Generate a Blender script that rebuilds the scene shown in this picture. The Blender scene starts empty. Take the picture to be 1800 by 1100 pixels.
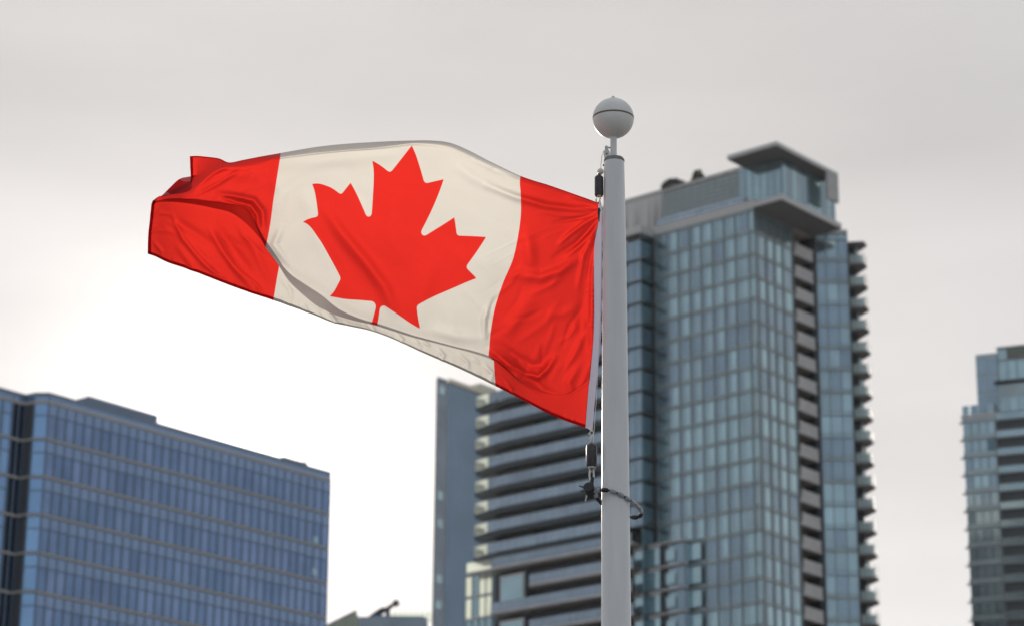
import bpy, math, random
import numpy as np
from mathutils import Vector, Matrix
random.seed(11)
S = bpy.context.scene
R = math.radians
# ------------------------------------------------------------------ camera
H = 1.6
FPX, PIT, ROL = 4631.9, R(18.652), R(.505)
cam = bpy.data.cameras.new('camera'); co = bpy.data.objects.new('camera', cam); S.collection.objects.link(co)
fwd = Vector((0, math.cos(PIT), math.sin(PIT))); rt = Vector((1, 0, 0)); upv = rt.cross(fwd)
r2 = rt*math.cos(ROL) + upv*math.sin(ROL); u2 = -rt*math.sin(ROL) + upv*math.cos(ROL)
co.matrix_world = Matrix.Translation((0, 0, H)) @ Matrix((r2, u2, -fwd)).transposed().to_4x4()
cam.sensor_width = 36; cam.lens = FPX/1800*36; cam.clip_start = .1; cam.clip_end = 6000
cam.dof.use_dof = True; cam.dof.focus_distance = 9.65; cam.dof.aperture_fstop = 5.2; cam.dof.aperture_blades = 0
S.camera = co
S.view_settings.view_transform = 'Standard'; S.view_settings.look = 'None'
S.view_settings.exposure = 0; S.view_settings.gamma = 1
S.render.engine = 'CYCLES'
# ------------------------------------------------------------------ sun and sky
HAZE = .000022
SUN_AZ, SUN_EL = R(-5.956), R(15.6)
sd = Vector((math.sin(SUN_AZ)*math.cos(SUN_EL), math.cos(SUN_AZ)*math.cos(SUN_EL), math.sin(SUN_EL)))
sl = bpy.data.lights.new('sun', 'SUN'); sl.energy = 5.0; sl.angle = R(.55); sl.color = (1, .93, .82)
so = bpy.data.objects.new('sun', sl); S.collection.objects.link(so)
so.rotation_euler = sd.to_track_quat('Z', 'Y').to_euler()
so.location = (-20, 40, 60)

W = bpy.data.worlds.new('World'); S.world = W; W.use_nodes = True
nt = W.node_tree; nt.nodes.clear(); N = nt.nodes.new; K = nt.links.new
def val(nt, x):
    n = nt.nodes.new('ShaderNodeValue'); n.outputs[0].default_value = x; return n.outputs[0]
def mth(nt, op, a, b=None, c=None, clamp=False):
    n = nt.nodes.new('ShaderNodeMath'); n.operation = op; n.use_clamp = clamp
    for i, x in enumerate((a, b, c)):
        if x is None: continue
        if isinstance(x, (int, float)): n.inputs[i].default_value = x
        else: nt.links.new(x, n.inputs[i])
    return n.outputs[0]
def mixc(nt, f, a, b, mode='MIX'):
    n = nt.nodes.new('ShaderNodeMix'); n.data_type = 'RGBA'; n.blend_type = mode
    for s, x in ((n.inputs[0], f), (n.inputs[6], a), (n.inputs[7], b)):
        if isinstance(x, (int, float)): s.default_value = x
        elif isinstance(x, tuple): s.default_value = (*x, 1) if len(x) == 3 else x
        else: nt.links.new(x, s)
    return n.outputs[2]
tc = N('ShaderNodeTexCoord'); dirv = tc.outputs['Generated']
dt = N('ShaderNodeVectorMath'); dt.operation = 'DOT_PRODUCT'; K(dirv, dt.inputs[0]); dt.inputs[1].default_value = sd
ang = mth(nt, 'ARCCOSINE', mth(nt, 'MINIMUM', dt.outputs['Value'], .99999))
def gauss(w, amp, p=2):
    q = mth(nt, 'POWER', mth(nt, 'DIVIDE', ang, w), float(p))
    return mth(nt, 'MULTIPLY', mth(nt, 'EXPONENT', mth(nt, 'MULTIPLY', q, -1)), amp)
L = mth(nt, 'ADD', gauss(.9, .30), .35)
L = mth(nt, 'ADD', L, gauss(.09, .42, 1.5))
L = mth(nt, 'ADD', L, gauss(.028, 2.5, 1.3))
sx = N('ShaderNodeSeparateXYZ'); K(dirv, sx.inputs[0])
low = mth(nt, 'MULTIPLY', mth(nt, 'SUBTRACT', .40, mth(nt, 'MAXIMUM', sx.outputs[2], 0)), 1.1, clamp=True)
front = mth(nt, 'MULTIPLY', mth(nt, 'ADD', sx.outputs[1], .1), 1.0, clamp=True)
L = mth(nt, 'ADD', L, mth(nt, 'MULTIPLY', mth(nt, 'MULTIPLY', low, front), 1.0))
L = mth(nt, 'ADD', L, mth(nt, 'MULTIPLY', mth(nt, 'SUBTRACT', 1, front), .28))
mp = N('ShaderNodeMapping'); mp.inputs['Scale'].default_value = (3.0, 2.0, 11.0); mp.inputs['Rotation'].default_value = (0, R(14), 0)
mp.inputs['Location'].default_value = (1.3, .4, 2.1)
K(dirv, mp.inputs[0])
nz = N('ShaderNodeTexNoise'); nz.inputs['Scale'].default_value = 1.3; nz.inputs['Detail'].default_value = 5; nz.inputs['Roughness'].default_value = .45
K(mp.outputs[0], nz.inputs['Vector'])
cl = mth(nt, 'ADD', .76, mth(nt, 'MULTIPLY', nz.outputs[0], .5))
L = mth(nt, 'MULTIPLY', L, cl)
tint = mixc(nt, mth(nt, 'MULTIPLY', ang, 1.15, clamp=True), (1.045, .985, .945), (.95, .98, 1.02))
cc = N('ShaderNodeVectorMath'); cc.operation = 'SCALE'; K(tint, cc.inputs[0]); K(L, cc.inputs['Scale'])
sky = N('ShaderNodeTexSky'); sky.sky_type = 'NISHITA'; sky.sun_disc = False
sky.sun_elevation = SUN_EL; sky.sun_rotation = SUN_AZ
sk = N('ShaderNodeVectorMath'); sk.operation = 'SCALE'; K(sky.outputs[0], sk.inputs[0]); sk.inputs['Scale'].default_value = 1.0
cover = mth(nt, 'ADD', mth(nt, 'MULTIPLY', front, 1.2), .62, clamp=True)


# the Background strength stays in the daylight range; the cloud layer is scaled to match
sc10 = N('ShaderNodeVectorMath'); sc10.operation = 'SCALE'; K(cc.outputs[0], sc10.inputs[0]); sc10.inputs['Scale'].default_value = 10.0
fm = N('ShaderNodeMix'); fm.data_type = 'RGBA'; K(cover, fm.inputs[0]); K(sk.outputs[0], fm.inputs[6]); K(sc10.outputs[0], fm.inputs[7])
bg = N('ShaderNodeBackground'); bg.inputs[1].default_value = .1; K(fm.outputs[2], bg.inputs[0])
wo = N('ShaderNodeOutputWorld'); K(bg.outputs[0], wo.inputs[0])

# ------------------------------------------------------------------ materials
def mat(name): 
    m = bpy.data.materials.new(name); m.use_nodes = True
    return m, m.node_tree, m.node_tree.nodes['Principled BSDF']
def noise(nt, scale, det=4, rough=.5, stretch=None, coord='Object'):
    t = nt.nodes.new('ShaderNodeTexCoord'); n = nt.nodes.new('ShaderNodeTexNoise')
    n.inputs['Scale'].default_value = scale; n.inputs['Detail'].default_value = det; n.inputs['Roughness'].default_value = rough
    m = nt.nodes.new('ShaderNodeMapping'); nt.links.new(t.outputs[coord], m.inputs[0])
    if stretch: m.inputs['Scale'].default_value = stretch
    nt.links.new(m.outputs[0], n.inputs['Vector']); return n.outputs[0]
def remap(nt, v, a, b, c, d):
    n = nt.nodes.new('ShaderNodeMapRange'); nt.links.new(v, n.inputs[0])
    for i, x in enumerate((a, b, c, d)): n.inputs[i+1].default_value = x
    return n.outputs[0]
def plain(name, col, rough=.6, metal=0, var=.15, scale=3, stretch=None, bump=0, spec=.5):
    m, nt, p = mat(name)
    n = noise(nt, scale, 5, .6, stretch)
    c = mixc(nt, remap(nt, n, .3, .7, 0, 1), tuple(x*(1-var) for x in col), tuple(min(1, x*(1+var)) for x in col))
    nt.links.new(c, p.inputs['Base Color'])
    p.inputs['Roughness'].default_value = rough; p.inputs['Metallic'].default_value = metal
    p.inputs['Specular IOR Level'].default_value = spec
    if bump:
        b = nt.nodes.new('ShaderNodeBump'); b.inputs['Strength'].default_value = bump; b.inputs['Distance'].default_value = .002
        nt.links.new(n, b.inputs['Height']); nt.links.new(b.outputs[0], p.inputs['Normal'])
    return m
def facade_glass(name, col, metal=.75, rough=.12, var=.25, scale=.35):
    m, nt, p = mat(name)
    n = noise(nt, scale, 3, .5)
    oi = nt.nodes.new('ShaderNodeObjectInfo')
    k = mth(nt, 'ADD', mth(nt, 'MULTIPLY', remap(nt, n, .3, .7, -1, 1), var*.6), mth(nt, 'MULTIPLY', mth(nt, 'SUBTRACT', oi.outputs['Random'], .5), var))
    k = mth(nt, 'ADD', 1, k)
    sc = nt.nodes.new('ShaderNodeVectorMath'); sc.operation = 'SCALE'; sc.inputs[0].default_value = col; nt.links.new(k, sc.inputs['Scale'])
    nt.links.new(sc.outputs[0], p.inputs['Base Color'])
    p.inputs['Metallic'].default_value = metal; p.inputs['Roughness'].default_value = rough
    b = nt.nodes.new('ShaderNodeBump'); b.inputs['Strength'].default_value = .08; b.inputs['Distance'].default_value = .05
    nt.links.new(noise(nt, .8, 2, .4), b.inputs['Height']); nt.links.new(b.outputs[0], p.inputs['Normal'])
    return m
M = {}
M['ground'] = plain('pale_paving', (.24, .23, .22), .9, var=.2, scale=.6)
# tower panes: bright blinds, mid, dark
M['tg0'] = facade_glass('glass_pale', (.40, .54, .58), var=.14)
M['tg1'] = facade_glass('glass_mid', (.34, .445, .49), var=.14)
M['tg2'] = facade_glass('glass_dark', (.28, .36, .425), var=.14)
M['tg3'] = facade_glass('glass_teal', (.13, .20, .23))
M['tg4'] = facade_glass('glass_spandrel', (.36, .43, .45), .5, .25)
M['lg0'] = facade_glass('office_glass', (.22, .30, .47), .8, .1, .2)
M['lg1'] = facade_glass('office_glass_deep', (.18, .265, .425), .8, .1, .2)
M['lg2'] = facade_glass('office_spandrel', (.255, .345, .51), .7, .15, .12)
M['lg3'] = facade_glass('office_recess_glass', (.03, .045, .075), .6, .1, .3)
M['lg4'] = facade_glass('office_corner_glass', (.25, .40, .62), .8, .1, .15)
M['dg0'] = facade_glass('slab_tower_glass', (.15, .225, .31), .7, .2, .15, .12)
M['dg1'] = facade_glass('slab_tower_glass_grey', (.21, .25, .30), .6, .25, .2, .3)
M['mull'] = plain('mullion_grey', (.25, .285, .30), .5, .3)
M['loggia'] = plain('loggia_wall', (.34, .31, .30), .8, var=.1)
M['floorline'] = plain('floor_line', (.34, .38, .39), .5, .3)
M['mull2'] = plain('office_mullion', (.17, .22, .30), .4, .5)
M['band'] = plain('beige_band', (.47, .45, .43), .6, var=.08)
M['fascia'] = plain('pale_fascia', (.58, .57, .56), .6, var=.1)
M['conc'] = plain('concrete', (.46, .45, .44), .85, var=.15, scale=.8)
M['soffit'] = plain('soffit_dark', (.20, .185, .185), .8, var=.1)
M['dark'] = plain('dark_metal_and_shade', (.035, .045, .055), .5, .2)
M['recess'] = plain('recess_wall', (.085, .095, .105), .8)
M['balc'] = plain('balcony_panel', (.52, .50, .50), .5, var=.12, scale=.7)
M['railg'] = facade_glass('railing_glass', (.33, .40, .48), .55, .25, .2)
M['louv'] = plain('louvre_metal', (.52, .60, .62), .45, .2)
M['pole'] = plain('pole_paint', (.76, .76, .765), .35, var=.07, scale=14, stretch=(1, 1, .12), bump=.05)
M['ball'] = plain('ball_paint', (.76, .745, .72), .45, var=.1, scale=9, bump=.1)
M['seam'] = plain('ball_seam', (.16, .13, .08), .8, var=.5, scale=60)
M['steel'] = plain('galvanised_steel', (.6, .6, .58), .38, .4, var=.2, scale=40)
M['brass'] = plain('aged_brass', (.62, .48, .3), .4, .3, var=.3, scale=60)
M['lead'] = plain('dark_weight', (.07, .065, .07), .38, .5, var=.25, scale=50, bump=.2)
M['capgrey'] = plain('weathered_cap', (.22, .21, .20), .7, var=.3, scale=40)
M['black'] = plain('black_rubber', (.018, .02, .024), .5)
M['bead'] = plain('grey_bead', (.36, .37, .40), .35, var=.25, scale=60)
M['ivory'] = plain('ivory_bead', (.86, .76, .66), .4)
M['rope'] = plain('white_rope', (.82, .80, .74), .8, var=.2, scale=200)
M['leafgreen'] = plain('shrub_leaves', (.06, .085, .04), .7, var=.4, scale=8)
M['thatch'] = plain('grey_canopy', (.14, .15, .15), .8)
M['creamroof'] = plain('cream_roof', (.66, .62, .5), .6)
M['palemetal'] = plain('pale_screen', (.5, .5, .45), .6)
def stained_concrete():
    m, nt, p = mat('stained_concrete')
    n = noise(nt, 1.1, 5, .6, (1, 1, .03)); n2 = noise(nt, .25, 3, .5)
    t = nt.nodes.new('ShaderNodeTexCoord'); s = nt.nodes.new('ShaderNodeSeparateXYZ'); nt.links.new(t.outputs['Object'], s.inputs[0])
    k = remap(nt, n, .40, .58, 0, 1)
    z = remap(nt, s.outputs[2], 124.4, 129.6, 1, .1)
    nt.links.new(mixc(nt, mth(nt, 'MULTIPLY', k, z), (.62, .60, .59), (.17, .16, .16)), p.inputs['Base Color'])
    p.inputs['Roughness'].default_value = .9
    return m
M['stain'] = stained_concrete()
def translucent(name, col, t=.6):
    m, nt, p = mat(name)
    d = nt.nodes.new('ShaderNodeBsdfTranslucent'); d.inputs[0].default_value = (*col, 1)
    mx = nt.nodes.new('ShaderNodeMixShader'); mx.inputs[0].default_value = t
    p.inputs['Base Color'].default_value = (*col, 1); p.inputs['Roughness'].default_value = .3
    nt.links.new(p.outputs[0], mx.inputs[1]); nt.links.new(d.outputs[0], mx.inputs[2])
    nt.links.new(mx.outputs[0], nt.nodes['Material Output'].inputs[0]); return m
M['canvas'] = translucent('canvas_heading', (.36, .355, .45), .4)
M['frost'] = translucent('frosted_glass', (.80, .83, .78), .85)
M['gableglass'] = translucent('gable_glass', (.42, .46, .40), .4)
M['edgeglass'] = translucent('railing_edge_glass', (.86, .96, .97), .85)

# ------------------------------------------------------------------ object helpers
def link(o): S.collection.objects.link(o); return o
def tag(o, label=None, cat=None, group=None, kind=None):
    if label: o['label'] = label
    if cat: o['category'] = cat
    if group: o['group'] = group
    if kind: o['kind'] = kind
    return o
def empty(name, loc, label, cat, group=None):
    o = link(bpy.data.objects.new(name, None)); o.location = loc; o.empty_display_size = .1
    bpy.context.view_layer.update()
    return tag(o, label, cat, group)
class MB:
    def __init__(s): s.v = []; s.f = []; s.m = []; s.mats = []
    def mi(s, m):
        if m not in s.mats: s.mats.append(m)
        return s.mats.index(m)
    def add(s, vs, fs, m):
        b = len(s.v); s.v += [tuple(x) for x in vs]; k = s.mi(m)
        for f in fs: s.f.append([b+i for i in f]); s.m.append(k)
    def prism(s, poly, z0, z1, m):       # poly: counter-clockwise xy
        n = len(poly)
        vs = [(x, y, z0) for x, y in poly] + [(x, y, z1) for x, y in poly]
        fs = [[(i+1) % n + n, i+n, i, (i+1) % n] for i in range(n)] + [list(range(n))[::-1], list(range(n, 2*n))]
        s.add(vs, fs, m)
    def tube(s, pts, rad, m, n=10, cap=True):
        pts = [Vector(p) for p in pts]; rings = []
        for i, p in enumerate(pts):
            t = (pts[min(i+1, len(pts)-1)] - pts[max(i-1, 0)]).normalized()
            a = t.cross(Vector((0, 0, 1)) if abs(t.z) < .9 else Vector((1, 0, 0))).normalized(); b = t.cross(a)
            r = rad[i] if isinstance(rad, (list, tuple)) else rad
            rings.append([p + (a*math.cos(2*math.pi*k/n) + b*math.sin(2*math.pi*k/n))*r for k in range(n)])
        vs = [v for r_ in rings for v in r_]; fs = []
        for i in range(len(rings)-1):
            for k in range(n): fs.append([i*n+k, i*n+(k+1) % n, (i+1)*n+(k+1) % n, (i+1)*n+k])
        if cap: fs += [list(range(n))[::-1], [len(vs)-n+k for k in range(n)]]
        s.add(vs, fs, m)
    def lathe(s, prof, c, m, n=40):      # prof: (r, z)
        vs = []; fs = []
        for r, z in prof:
            for k in range(n):
                a = 2*math.pi*k/n; vs.append((c[0]+r*math.cos(a), c[1]+r*math.sin(a), c[2]+z))
        for i in range(len(prof)-1):
            for k in range(n): fs.append([i*n+k, i*n+(k+1) % n, (i+1)*n+(k+1) % n, (i+1)*n+k])
        s.add(vs, fs, m)
    def build(s, name, parent=None, smooth=False, label=None, kind=None):
        sub = name in ('balcony', 'penthouse', 'ball')
        me = bpy.data.meshes.new(name)
        off = parent.matrix_world.translation.copy() if parent else Vector((0, 0, 0))
        me.from_pydata([Vector(v) - off for v in s.v], [], s.f)
        for m in s.mats: me.materials.append(M[m])
        me.polygons.foreach_set('material_index', s.m)
        if smooth:
            me.polygons.foreach_set('use_smooth', [True]*len(s.f))
        me.update()
        if smooth:
            try: me.set_sharp_from_angle(angle=R(40))
            except Exception: pass
        o = link(bpy.data.objects.new(name, me))
        if parent: o.parent = parent; o.matrix_basis = Matrix.Identity(4)
        if sub: bpy.context.view_layer.update()
        tag(o, label, kind=kind)
        return o
class Fr:      # frame on a facade: s runs along it, o points out of it, z is up
    def __init__(f, P, yaw, out=None):
        f.P = Vector((P[0], P[1])); y = R(yaw); f.t = Vector((math.sin(y), math.cos(y)))
        n = Vector((f.t.y, -f.t.x))
        if n.dot(-f.P) < 0: n = -n
        f.n = n if out is None else out*n
        f.ccw = f.t.cross(f.n) > 0 if hasattr(f.t, 'cross') else True
    def pt(f, s, o=0, z=0): q = f.P + f.t*s + f.n*o; return (q.x, q.y, z)
    def box(f, mb, s0, s1, o0, o1, z0, z1, m):
        q = [f.pt(s0, o0)[:2], f.pt(s1, o0)[:2], f.pt(s1, o1)[:2], f.pt(s0, o1)[:2]]
        a = sum(q[i][0]*q[(i+1) % 4][1] - q[(i+1) % 4][0]*q[i][1] for i in range(4))
        if a < 0: q = q[::-1]
        mb.prism(q, z0, z1, m)
camP = Vector((0, 0, H))
def inview(p):
    d = Vector(p)-camP; z = d.dot(fwd)
    if z <= 0: return False
    x = 900+FPX*d.dot(r2)/z; y = 550-FPX*d.dot(u2)/z
    return -15 < x < 1815 and -15 < y < 1112
def emit_windows(root, wins, limit=100):
    def key(w):
        fr, s0, s1, z0, z1, o0, o1, m = w
        p = Vector(fr.pt((s0+s1)/2, o1, (z0+z1)/2)); d = p-camP
        c = abs(Vector((fr.n.x, fr.n.y, 0)).dot(d.normalized()))
        return (0 if inview(p) else 1, -(s1-s0)*(z1-z0)*c/d.length_squared)
    wins.sort(key=key)
    for fr, s0, s1, z0, z1, o0, o1, m in wins[:limit]:
        b = MB(); fr.box(b, s0, s1, o0, o1, z0, z1, m); b.build('window', root)
    if wins[limit:]:
        b = MB()
        for fr, s0, s1, z0, z1, o0, o1, m in wins[limit:]: fr.box(b, s0, s1, o0, o1, z0, z1, m)
        b.build('window', root, kind='stuff')
def px(x, y, Y):          # point of the real pole/flag plane at distance Y seen at photo position x, y
    d = fwd*FPX + r2*(x-900) - u2*(y-550); return camP + d*(Y/d.y)

# ------------------------------------------------------------------ ground
b = MB(); b.add([(-3000, -3000, 0), (3000, -3000, 0), (3000, 3000, 0), (-3000, 3000, 0)], [[0, 1, 2, 3]], 'ground')
tag(b.build('ground'), kind='structure')

# ------------------------------------------------------------------ air
hm = bpy.data.materials.new('haze_air'); hm.use_nodes = True; hn = hm.node_tree; hn.nodes.clear()
hv = hn.nodes.new('ShaderNodeVolumePrincipled'); hv.inputs['Color'].default_value = (.93, .95, 1, 1); hv.inputs['Density'].default_value = HAZE; hv.inputs['Anisotropy'].default_value = .5
ho = hn.nodes.new('ShaderNodeOutputMaterial'); hn.links.new(hv.outputs[0], ho.inputs['Volume']); M['haze'] = hm
b = MB(); b.prism([(-3010, -3010), (3010, -3010), (3010, 3010), (-3010, 3010)], -1, 198, 'haze')
tag(b.build('haze'), kind='stuff')

# ------------------------------------------------------------------ the glass tower behind the pole
C = (31.0729, 318.2391)
TL = Fr(C, -49.74); TR = Fr(C, 40.26)
ST = 3.03; Z0 = 117.2
tower = empty('apartment_tower', (C[0], C[1], 0), 'tall blue-green glass apartment tower with balconies and roof penthouse behind the flagpole', 'tower')
zs = [Z0+2*ST-k*ST for k in range(0, 41)]; zs = [z for z in zs if z > 1]    # floor lines from 123.26 down
rnd = random.Random(4)
body = MB()
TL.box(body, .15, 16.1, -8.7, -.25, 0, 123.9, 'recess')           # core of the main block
TL.box(body, -.05, 16.2, -8.85, .06, 123.6, 124.55, 'fascia')
TL.box(body, -.12, 16.3, -8.9, .12, 124.55, 124.75, 'fascia')
wins = []; mul = MB()
ledges = [0, .82, 2.95, 4.75, 6.6, 8.45, 10.3, 12.15, 14.0, 15.95]
redges = [0, .72, 2.7, 4.55, 6.5, 8.75]
def rowkind(z, nfloor): return {0: 0, 1: 0, 2: 0, 3: 1, 4: 0, 5: 2, 6: 2, 7: 2, 8: 2, 9: 0, 10: 0, 11: 0, 12: 0, 13: 2, 14: 0, 15: 2, 16: 2}.get(nfloor, nfloor % 3)
for fr, edges, side in ((TL, ledges, 0), (TR, redges, 1)):
    for i, z in enumerate(zs):
        ztop = 123.6 if i == 0 else z+ST
        rk = rowkind(z, i)
        for j in range(len(edges)-1):
            a, c = edges[j], edges[j+1]
            if j == 0:
                cells = [(a+.03, c-.05, rnd.choice(('tg0', 'tg4', 'tg1')))]
            else:
                w = c-a; nar = .36*w
                if rk == 0: wm = rnd.choices(('tg0', 'tg1', 'tg2'), (7, 2, .6))[0]
                elif rk == 1: wm = rnd.choices(('tg0', 'tg1', 'tg2'), (2, 4, 4))[0]
                else: wm = rnd.choices(('tg0', 'tg1', 'tg2'), (1.2, 3.5, 5))[0]
                nm = rnd.choice(('tg1', 'tg1', 'tg2')) if rk < 2 else 'tg2'
                if side == 0: cells = [(a+.07, c-nar-.03, wm), (c-nar+.03, c-.07, nm)]
                else: cells = [(a+.06, a+nar-.03, nm), (a+nar+.03, c-.06, wm)]
            for q0, q1, m in cells:
                if z > 112 and i > 20: continue
                wins.append((fr, q0, q1, z+.55, ztop-.12, -.2, -.06, m))
                fr.box(body, q0, q1, -.2, -.05, z+.1, z+.47, 'tg4')
        fr.box(mul, 0.02, edges[-1], -.18, .03, z-.05, z+.07, 'floorline')
        fr.box(mul, 0.02, edges[-1], -.18, -.02, z+.475, z+.545, 'floorline')
    for j, e in enumerate(edges):
        if j == 0: continue
        fr.box(mul, e-.06, e+.06, -.17, .10, 1, 123.6, 'mull')
TL.box(mul, -.06, .04, -.04, .06, 1, 123.58, 'mull')
# ---- recessed balcony column on the right face
body2 = body
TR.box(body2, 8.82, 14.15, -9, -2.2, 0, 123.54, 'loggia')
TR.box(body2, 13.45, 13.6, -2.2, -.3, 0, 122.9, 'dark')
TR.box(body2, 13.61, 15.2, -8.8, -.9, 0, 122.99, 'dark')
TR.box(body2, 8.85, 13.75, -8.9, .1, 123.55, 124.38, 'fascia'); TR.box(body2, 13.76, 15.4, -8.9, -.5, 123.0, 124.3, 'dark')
for i, z in enumerate(zs[1:] ):
    if z < 5: break
    bb = MB(); TR.box(bb, 8.9, 13.35, -2.1, .05, z-.42, z-.18, 'loggia'); TR.box(bb, 8.9, 13.4, -.02, .12, z-.45, z-.1, 'balc')
    o = bb.build('balcony', tower) if z > 66 else None
    rb = MB(); TR.box(rb, 9.3, 13.4, -.05, .08, z-.1, z+1.25-.1, 'balc'); TR.box(rb, 13.28, 13.38, -1.9, -.06, z-.1, z+1.15, 'balc')
    TR.box(rb, 9.45, 13.45, -.08, .12, z+1.15, z+1.24, 'fascia')
    if o: rb.build('railing', o)
# ---- glazed block to the right, turned to face the viewer
P1 = TR.pt(14.15)[:2]
TB = Fr(P1, 89.5)
TB.box(body, .05, 4.25, -9, -.2, 0, 124.3, 'recess')
TB.box(body, -.05, 4.35, -9.1, .05, 124.3, 124.75, 'fascia')
for i, z in enumerate(zs):
    ztop = 124.2 if i == 0 else z+ST
    pale = i in (0, 3, 8, 9, 12, 15) or i % 5 == 3
    for j in range(3):
        a, c = [0, 1.42, 2.95, 4.3][j:j+2]
        m = rnd.choice(('tg1', 'tg0', 'tg1')) if pale else rnd.choice(('tg2', 'tg2', 'tg2', 'tg1'))
        wins.append((TB, a+.06, c-.06, z+.62, ztop-.1, -.15, -.03, m))
        TB.box(body, a+.06, c-.06, -.15, -.02, z+.08, z+.56, 'tg1' if pale else 'tg4')
    TB.box(mul, 0, 4.3, -.15, .06, z-.06, z+.07, 'mull')
TB.box(mul, -.6, .06, -.9, .1, 0, 123.9, 'dark')
for e in (0.12, 1.42, 2.95, 4.28): TB.box(mul, e-.05, e+.05, -.14, .08, 1, 124.28, 'mull')
# ---- balconies on the far right edge, standing out against the sky
TB.box(body, 4.4, 5.5, -9, -1.6, 0, 123.0, 'dark')
for i, z in enumerate(zs):
    if z < 5: break
    s1 = 7.05 + rnd.uniform(-.05, .05)
    bb = MB()
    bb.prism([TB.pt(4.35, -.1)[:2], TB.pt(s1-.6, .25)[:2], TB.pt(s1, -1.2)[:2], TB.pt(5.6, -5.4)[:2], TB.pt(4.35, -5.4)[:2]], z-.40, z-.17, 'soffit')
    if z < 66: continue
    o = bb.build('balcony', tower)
    if i == 0: continue
    rb = MB()
    TB.box(rb, 4.5, s1-.75, -.02, .03, z-.16, z+.95, 'edgeglass')
    for s in (4.5, 5.1, 5.7, s1-.7): TB.box(rb, s-.03, s+.03, -.03, .05, z-.17, z+1.02, 'mull')
    TB.box(rb, 4.45, s1-.66, -.04, .06, z+1.02, z+1.07, 'mull')
    for k in range(4):
        q = k/3; TB.box(rb, s1-.66+.55*q, s1-.61+.55*q, .1-1.2*q, .15-1.2*q, z-.17, z+1.05+rnd.choice((0, .25, .5)), 'mull')
    rb.build('railing', o)
    if rnd.random() < .4:
        g = MB(); q0 = rnd.uniform(4.9, 5.9); TB.box(g, q0, q0+rnd.uniform(.3, .6), -.9, -.5, z-.16, z+rnd.uniform(.3, .75), rnd.choice(('dark', 'leafgreen', 'soffit'))); g.build('planter', o)
    if rnd.random() < .75:
        g = MB(); TB.box(g, 5.55, 5.6+rnd.uniform(.2, .55), -1.5, -1.45, z-.1, z+2.3, 'edgeglass'); g.build('glass_screen', o)
# ---- west wing with long balcony bands
WG = Fr((TL.pt(0, 2.6)[0], TL.pt(0, 2.6)[1]), -49.74)
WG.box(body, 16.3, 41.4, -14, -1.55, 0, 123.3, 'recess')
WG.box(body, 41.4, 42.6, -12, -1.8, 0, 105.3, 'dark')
WR = Fr(WG.pt(16.25)[:2], 40.26)
WR.box(body, .0, 2.45, -.2, -.02, 70, 123.2, 'tg3')
wz = [104.5+k*3.005 for k in range(6, -30, -1)]
for i, z in enumerate(wz):
    if z < 83.2: break
    top = i == 0
    bb = MB()
    low_end = z < 105.5
    e = 42.45 if low_end else 41.3
    WG.box(bb, 18.6, e, -1.5, .05, z-.5, z+.2, 'dark' if not top else 'fascia'); WG.box(bb, 16.3, 18.59, -1.5, .05, z-.12, z+.16, 'dark')  # dark slab deepened: the shadow under it is put into its colour and height
    WR.box(bb, -.1, 2.9, -.1, .42, z-.1, z+.14, 'dark')
    pass
    if low_end:
        bb.prism([WG.pt(e, -.02)[:2], WG.pt(45.05, -.3)[:2], WG.pt(45.2, -2.2)[:2], WG.pt(e, -2.6)[:2]][::-1], z-.5, z+.14, 'dark')
    o = bb.build('balcony', tower)
    if top: continue
    # glazing between the slabs
    nb = 22
    for k in range(nb):
        a = 16.35+(41.3-16.35)*k/nb; c = 16.35+(41.3-16.35)*(k+1)/nb
        if a < 19: 
            wins.append((WG, a+.04, c-.04, z+.2, z+ST-.14, -.25, -.1, 'tg2'))
        else: wins.append((WG, a+.04, c-.04, z+.3, z+ST-.32, -1.5, -1.4, 'recess' if a > 35.5 else rnd.choice(('tg2', 'tg3', 'tg3'))))
    rb = MB(); n2 = 18
    for k in range(n2):
        a = 20+(e-20)*k/n2; c = 20+(e-20)*(k+1)/n2
        WG.box(rb, a+.04, c-.04, .055, .09, z+.26, z+1.56, 'railg')
    WG.box(rb, 20, e, .05, .12, z+1.57, z+1.62, 'mull')
    rb.build('railing', o)
    if low_end:
        fb = MB()
        fb.prism([WG.pt(e+.03, .09)[:2], WG.pt(44.95, -.25)[:2], WG.pt(44.93, -.31)[:2], WG.pt(e+.03, .03)[:2]][::-1], z+.2, z+1.55, 'frost')
        fb.prism([WG.pt(44.98, -.3)[:2], WG.pt(45.2, -2.1)[:2], WG.pt(45.14, -2.1)[:2], WG.pt(44.92, -.32)[:2]][::-1], z+.2, z+1.55, 'frost')
        fb.build('glass_screen', o)
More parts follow.
